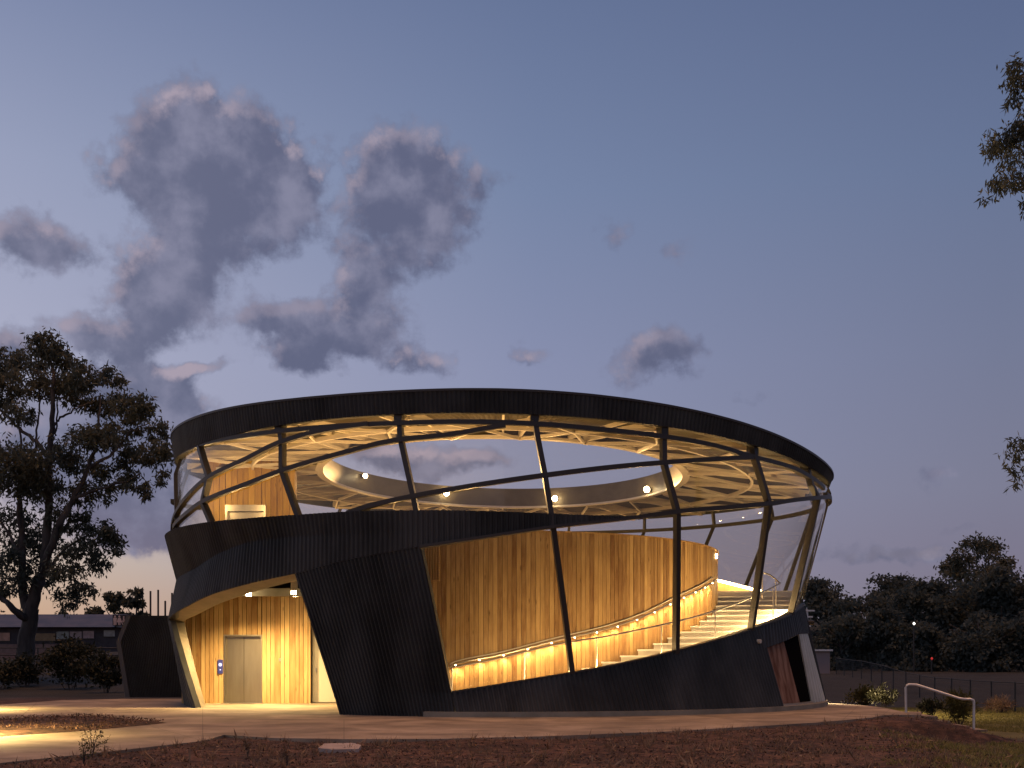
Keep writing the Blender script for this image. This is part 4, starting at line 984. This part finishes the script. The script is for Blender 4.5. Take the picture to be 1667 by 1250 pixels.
# ------------------------------------------------------------------ left background
YL = 44.6
bs = thing('black_screen_wall', (at(255, 0, YL)[0], YL, 0), 'separate black ribbed wall with folded left edge behind the entrance', 'wall')
prof_ = [(212, 1135), (197, 1045), (214, 1002)]
mb = MB(); N = 40; x1 = at(312, 0, YL)[0]; rows_ = []
for px, py in prof_:
    p = at(px, py, YL); p[2] = max(p[2], -.02); xs = np.linspace(p[0], x1, 4*N+1); yy = YL-np.array([0, 0, .035, .035])[np.arange(4*N+1) % 4]
    rows_.append(np.stack([xs, yy, np.full_like(xs, p[2])], -1))
G = np.array(rows_); mb.grid(G); Bk = G.copy(); Bk[..., 1] = YL+.25; mb.grid(Bk[:, ::-1]); mb.grid(np.stack([G[-1], Bk[-1]])); mb.grid(np.stack([Bk[:, 0], G[:, 0]])); mb.grid(np.stack([G[:, -1], Bk[:, -1]]))
mb.build('cladding', M['black'], bs)
mb = MB(); pe = [at(px, py, YL) for px, py in prof_]; pe[0][2] = 0
for a, b in zip(pe[:-1], pe[1:]): mb.hexa([a+[-.16, -.05, 0], a+[0.0, -.05, 0], a+[0.0, .25, 0], a+[-.16, .25, 0], b+[-.16, -.05, 0], b+[0.0, -.05, 0], b+[0, .25, 0], b+[-.16, .25, 0]])
mb.build('edge_trim', mat('edge_grey', (.07, .065, .06), .6), bs)
# low building across the road, with a toilet sign
YB = 92.0
bd = thing('low_building', (at(120, 0, YB)[0], YB, 1.85), 'long low dark building with blue grey roof and pale windows behind the gum', 'building')
xa, xb = at(-80, 0, YB)[0], at(215, 0, YB)[0]
dkw = noisy('dark_render', (.035, .03, .035), (.06, .05, .055), 1.5, .8)
mb = MB(); mb.box((xa, YB, 1.6), (xb, YB+6, z_at(0, 1022, YB))); mb.build('wall', dkw, bd)
zr0, zr1 = z_at(0, 1021, YB), z_at(0, 1000, YB+2)
mb = MB(); mb.hexa([(xa-.4, YB-.7, zr0), (xb-1.0, YB-.7, zr0), (xb-1.0, YB+6.5, zr0), (xa-.4, YB+6.5, zr0), (xa-.4, YB+2, zr1), (xb-1.0, YB+2, zr1), (xb-1.0, YB+4, zr1), (xa-.4, YB+4, zr1)])
mb.build('roof', noisy('blue_roof', (.03, .036, .052), (.07, .066, .085), .8, .4, 0, (1, 1, 3)), bd)
for px0, px1, py0, py1, c in ((92, 112, 1028, 1040, (.20, .26, .27)), (113.5, 133, 1028, 1039, (.28, .22, .25)), (135, 153, 1027, 1039, (.29, .20, .23)), (169, 187, 1026, 1036, (.25, .27, .28)), (-8, 16, 1030, 1043, (.42, .22, .17)), (56, 90, 1031, 1043, (.16, .10, .05))):
    a = at(px0, py1, YB-.05); b = at(px1, py0, YB-.05); mb = MB(); mb.box((a[0], YB-.06, a[2]), (b[0], YB-.003, b[2])); wn_ = mb.build('window', noisy('window_tone', tuple(q*.6 for q in c), c, 2.5, .25, spec=.5), bd)
    mb = MB(); mb.box((a[0]-.05, YB-.09, a[2]-.06), (b[0]+.05, YB-.062, a[2]-.005)); mb.build('sill', M['steel'], wn_)
a = at(184, 1018, YB-.8); b = at(216, 1001, YB-.8); mb = MB(); mb.box((a[0], YB-.9, a[2]), (b[0], YB-.05, b[2])); sg = mb.build('sign_board', mat('sign_black', (.012, .01, .01), .6), bd)
wht = mat('sign_figure', (.62, .42, .34), .6)
def figure(px, py, kind):
    p = at(px, py, YB-.95); mb = MB(); y0, y1 = YB-.93, YB-.903; h = .66; pz = p[2]
    def disc(cx_, cz_, r, n=16, ri=0):
        for k in range(n):
            a0, a1 = 2*math.pi*k/n, 2*math.pi*(k+1)/n
            mb.hexa([(cx_+ri*math.cos(a0), y0, cz_+ri*math.sin(a0)), (cx_+r*math.cos(a0), y0, cz_+r*math.sin(a0)), (cx_+r*math.cos(a1), y0, cz_+r*math.sin(a1)), (cx_+ri*math.cos(a1)+1e-4, y0, cz_+ri*math.sin(a1)),
                     (cx_+ri*math.cos(a0), y1, cz_+ri*math.sin(a0)), (cx_+r*math.cos(a0), y1, cz_+r*math.sin(a0)), (cx_+r*math.cos(a1), y1, cz_+r*math.sin(a1)), (cx_+ri*math.cos(a1)+1e-4, y1, cz_+ri*math.sin(a1))])
    def trap(z0, w0, z1, w1, dx=0, dx1=0):
        mb.hexa([(p[0]+dx-w0, y0, pz+z0), (p[0]+dx+w0, y0, pz+z0), (p[0]+dx+w0, y1, pz+z0), (p[0]+dx-w0, y1, pz+z0), (p[0]+dx1-w1, y0, pz+z1), (p[0]+dx1+w1, y0, pz+z1), (p[0]+dx1+w1, y1, pz+z1), (p[0]+dx1-w1, y1, pz+z1)])
    if kind == 'wheelchair':
        disc(p[0]-.02, pz-.12, .2, 18, .14); disc(p[0]-.06, pz+.28, .06); trap(-.12, .04, .2, .05, -.06, -.06); trap(-.14, .14, -.07, .14, .06, .06); trap(-.3, .035, -.14, .035, .2, .16)
    else:
        disc(p[0], pz+.27, .075)
        if kind == 'man': trap(-.05, .12, .18, .14); trap(-.36, .045, -.05, .05, -.06, -.06); trap(-.36, .045, -.05, .05, .06, .06)
        else: trap(-.16, .2, .18, .09); trap(-.36, .035, -.16, .035, -.05, -.05); trap(-.36, .035, -.16, .035, .05, .05)
    o = mb.build('sign_figure', wht, sg); o['label'] = kind+' symbol on the sign'
figure(187, 1009.5, 'man'); figure(194, 1009.5, 'woman'); figure(202.5, 1010.5, 'wheelchair')
# low walls before the building
for k, (px0, px1, py, Y, c, lab) in enumerate(((-60, 100, 1051, 84, (.16, .12, .115), 'long low pale wall in front of the far building'), (-60, 78, 1066, 76, (.2, .13, .12), 'short low pinkish wall left of the dark bushes'), (130, 196, 1072, 70, (.17, .16, .15), 'short pale kerb wall beside the black screen wall'))):
    a = at(px0, py, Y); b = at(px1, py, Y); mb = MB(); zz_ = float(hgt(a[0], Y)); mb.box((a[0], Y, min(zz_, a[2])-.5), (b[0], Y+.3, a[2]+.1), .5)
    tag(mb.build('low_wall', noisy('wall_tone', tuple(q*.7 for q in c), c, 3, .85)), lab, 'wall', 'low walls on the left bank')
ra, rb = at(-40, 1060, 70), at(197, 1060, 70)
rl = thing('railing', (float(ra[0]+rb[0])/2, 70, float(hgt(ra[0], 70))), 'dark post and rail railing along the bank behind the bushes', 'railing')
for q in np.linspace(0, 1, 8):
    p = ra+(rb-ra)*q; z0 = float(hgt(p[0], 70)); mb = MB(); mb.tube([(p[0], 70, z0-.2), (p[0], 70, z0+1.0)], .045, 8); mb.build('post', M['steel'], rl)
for hz_ in (.55, .97):
    mb = MB(); mb.tube([(ra[0]-.3, 70, float(hgt(ra[0], 70))+hz_), (rb[0]+.3, 70, float(hgt(rb[0], 70))+hz_)], .035, 8); mb.build('rail', M['steel'], rl)
# masts and small far trees
for px, tp, lab in ((232, 958, 'thin bare mast nearest the far trees at left'), (245, 962, 'second thin mast from the far trees'), (257.5, 960, 'tallest thin mast between the trees and the pavilion'), (269, 978, 'short thin mast near the pavilion'), (280, 965, 'thin mast closest to the pavilion edge')):
    p = at(px, tp, 125); mb = MB(); mb.tube([(p[0], 125, 2.0), p], .1, 6); tag(mb.build('mast', M['bark']), lab, 'mast', 'thin masts on the left horizon')
for px, tp, wp, lab in ((188, 958, 44, 'small round tree above the building, left one of the pair'), (218, 957, 50, 'small round tree above the building, right one of the pair'), (110, 985, 60, 'low far tree behind the gum crown'), (258, 990, 40, 'low far tree below the thin masts'), (150, 988, 50, 'low far tree left of the round pair'), (40, 985, 70, 'low far tree behind the gum trunk'), (-20, 980, 70, 'low far tree at the left edge')):
    bush_tree('tree', lab, px, 118, tp, wp, 2600, m='leaf', group='small trees on the left horizon', L=.42, W=.1, lobes=9, low=.3)
# far wooded ridge closing the horizon
mb = MB(); xs = np.linspace(-700, 700, 140); hh = 6+5*np.sin(xs*.021)+3*np.sin(xs*.057+1)
hh = np.where(xs < 0, hh*.55+2, hh+6)
mb.grid(np.stack([np.stack([xs, np.full_like(xs, 420), np.full_like(xs, -2)], -1), np.stack([xs, np.full_like(xs, 450), hh*.7], -1), np.stack([xs, np.full_like(xs, 500), hh], -1), np.stack([xs, np.full_like(xs, 700), np.full_like(xs, -2)], -1)]))
structure(mb.build('hills', noisy('wooded_hill', (.012, .016, .014), (.03, .034, .028), .05, .95), None, True))

# ------------------------------------------------------------------ foreground
from bisect import bisect
PXY = np.array([(p[0], p[1]) for p in P])
def inside(xy, poly):
    x, y = xy[:, 0], xy[:, 1]; r = np.zeros(len(xy), bool); n = len(poly)
    for i in range(n):
        x0, y0 = poly[i]; x1, y1 = poly[(i+1) % n]
        c = ((y0 > y) != (y1 > y)) & (x < (x1-x0)*(y-y0)/(y1-y0+1e-12)+x0); r ^= c
    return r
n = 45000
Yq = 12+22*rng.uniform(0, 1, n)**1.4; xq = rng.uniform(-.46, .46, n)*Yq
k = (np.sin(xq*1.1+np.sin(Yq*.9)*1.6)*np.sin(Yq*1.4+xq*.35)+rng.normal(size=n)*.55 > -.35) & ~inside(np.c_[xq, Yq], PXY) & (xq < 12) & (Yq < 33) & ~((xq > 10.5) & (Yq > 31)); xq, Yq = xq[k], Yq[k]
ix = np.array([(p[0], p[1]) for p in isl]); q = np.c_[rng.uniform(-14, -6, 9000), rng.uniform(24, 31, 9000)]; q = q[inside(q, ix)]
zq = np.r_[hgt(xq, Yq), np.full(len(q), .05)]; xq = np.r_[xq, q[:, 0]]; Yq = np.r_[Yq, q[:, 1]]
cen = np.c_[xq, Yq, zq+.012]
o = leaf_mesh('mulch_chips', cen, M['chip'], .06, .012, None, 0); structure(o, 'stuff')
n = 1500; Yq = 13+19*rng.uniform(0, 1, n)**1.3; xq = rng.uniform(-.45, .42, n)*Yq; k = ~inside(np.c_[xq, Yq], PXY) & (xq < 10)
o = leaf_mesh('leaf_litter', np.c_[xq[k], Yq[k], hgt(xq[k], Yq[k])+.02], M['straw'], .2, .014, None, 0); structure(o, 'stuff')
# dry tufts between the chips
def tufts(name, X, Y, Z, h, nb, m, lean=.5, kind='stuff', W=.006):
    n = len(X)*nb; ii = np.repeat(np.arange(len(X)), nb)
    b = np.c_[X[ii], Y[ii], Z[ii]]+np.c_[rng.normal(size=(n, 2))*.03, np.zeros(n)]
    d = np.c_[rng.normal(size=(n, 2))*lean, np.ones(n)]; d /= np.linalg.norm(d, axis=1)[:, None]
    hh = h*rng.uniform(.4, 1.2, (n, 1)); s = np.c_[rng.normal(size=(n, 2)), np.zeros(n)]; s /= np.linalg.norm(s, axis=1)[:, None]
    V = np.stack([b-s*W, b+s*W, b+d*hh], 1).reshape(-1, 3)
    me = bpy.data.meshes.new(name); me.vertices.add(3*n); me.vertices.foreach_set('co', V.astype(np.float32).ravel())
    me.loops.add(3*n); me.loops.foreach_set('vertex_index', np.arange(3*n, dtype=np.int32)); me.polygons.add(n)
    me.polygons.foreach_set('loop_start', np.arange(0, 3*n, 3, dtype=np.int32)); me.polygons.foreach_set('loop_total', np.full(n, 3, np.int32))
    a = me.attributes.new('tint', 'FLOAT', 'POINT'); a.data.foreach_set('value', np.repeat(rng.uniform(0, 1, n), 3).astype(np.float32))
    me.materials.append(m); me.update(calc_edges=True)
    o = bpy.data.objects.new(name, me); COL.objects.link(o); structure(o, kind); return o
n = 900; Yq = rng.uniform(14, 31, n); xq = rng.uniform(-.44, .40, n)*Yq; k = ~inside(np.c_[xq, Yq], PXY) & (xq < 10.5)
tufts('dry_grass', xq[k], Yq[k], hgt(xq[k], Yq[k]), .17, 16, M['straw'], .6)
# grass at the right: beyond the bed and in the right foreground
n = 110000; Yq = rng.uniform(13, 46, n); xq = rng.uniform(4, 21, n)
edge = 12.6+.25*np.sin(Yq*1.7); fore = (Yq < 27.4) & (xq > 7.2+(Yq-21)*.28+.5*np.sin(Yq*2.1)+rng.normal(size=n)*.35) ; k = ((xq > edge) | fore) & (xq < .46*Yq)
k &= rng.uniform(0, 1, n) < np.clip(.35+.65*np.sin(xq*1.9+Yq*.8)**2, 0, 1)
tufts('grass', xq[k], Yq[k], hgt(xq[k], Yq[k]), .085, 5, M['grass'], .7, W=.008)
# flat lid lying in the mulch
lid = gp([(518, 1220), (528, 1212.5), (574, 1211.5), (588, 1215), (584, 1221.5), (540, 1222.5)])
mb = MB(); mb.prism([(p[0], p[1]) for p in lid], -.06, .025); tag(mb.build('stone_slab', noisy('slab', (.3, .25, .22), (.42, .35, .31), 4, .9, .2)), 'flat pale stone slab lying in the mulch before the path', 'slab')
for px, py, h, lab in ((150, 1238, .62, 'tallest thin weed growing at the path edge on the left'), (136, 1246, .42, 'shorter weed left of the tall one at the path edge'), (403, 1230, .3, 'pale dry weed in the mulch left of the stone slab'), (468, 1246, .3, 'dry weed at the bottom below the stone slab'), (884, 1248, .22, 'small dry weed at the bottom near the middle')):
    p = ground(px, py, -.05); wd_ = thing('weed', p, lab, 'plant', 'weeds in the front mulch'); mb = MB(); tips = []
    for k in range(5):
        a = rng.normal(size=2)*.12*h/.5; tip = p+np.array([a[0], a[1], h*rng.uniform(.6, 1)]); limb(mb, [p-[0, 0, .03], p+[a[0]*.3, a[1]*.3, h*.45], tip], .006, .002, .004); tips += [p+(tip-p)*q for q in np.linspace(.4, 1, 9)]
    mb.build('stem', M['bark'], wd_); tips = np.array(tips); leaf_mesh('foliage', np.repeat(tips, 3, 0)+rng.normal(size=(len(tips)*3, 3))*.015, M['straw'] if px > 300 else M['leaf_olive'], .05, .008, wd_, 0)
# path light just outside the left edge: it throws the bright pool on the path
pb = np.array([-9.95, 22.6, 0.0])
bl = thing('bollard_light', pb, 'short black bollard light beside the left path, just out of frame', 'bollard')
mb = MB(); mb.tube([pb-[0, 0, .1], pb+[0, 0, .85]], .07, 14); mb.build('post', M['steel'], bl)
mb = MB(); mb.tube([pb+[0, 0, .86], pb+[0, 0, .92]], .06, 14); mb.build('lens', M['lens_low'], bl)
mb = MB(); mb.tube([pb+[0, 0, .93], pb+[0, 0, 1.0]], .09, 14); mb.build('cap', M['steel'], bl)
lamp('SPOT', tuple(pb+[.16, 0, .9]), 850, color=(1, .68, .25), size=.06, target=tuple(pb+[.16, 0, 0]), cone=164, blend=.3)
b2 = bl.copy(); COL.objects.link(b2); b2.location = (-15.9, 33.6, 0); b2['label'] = 'second black bollard light, added unseen to light the path farther back at the left'  # extra bollard added out of view to brighten the rear path
for ch in list(bl.children):
    c = ch.copy(); COL.objects.link(c); c.parent = b2
bl['group'] = b2['group'] = 'bollard lights along the left path'
lamp('SPOT', (-15.75, 33.6, .95), 2600, color=(1, .68, .25), size=.06, target=(-15.75, 33.6, 0), cone=158, blend=.25)

sc.view_settings.view_transform = 'Standard'; sc.view_settings.look = 'None'; sc.view_settings.exposure = 0; sc.view_settings.gamma = 1
cy = sc.cycles
cy.use_denoising = True
try: cy.denoiser = 'OPENIMAGEDENOISE'
except Exception: pass
cy.max_bounces = 8; cy.diffuse_bounces = 4; cy.glossy_bounces = 4; cy.transparent_max_bounces = 24; cy.transmission_bounces = 4
cy.sample_clamp_indirect = 4; cy.caustics_reflective = False; cy.caustics_refractive = False
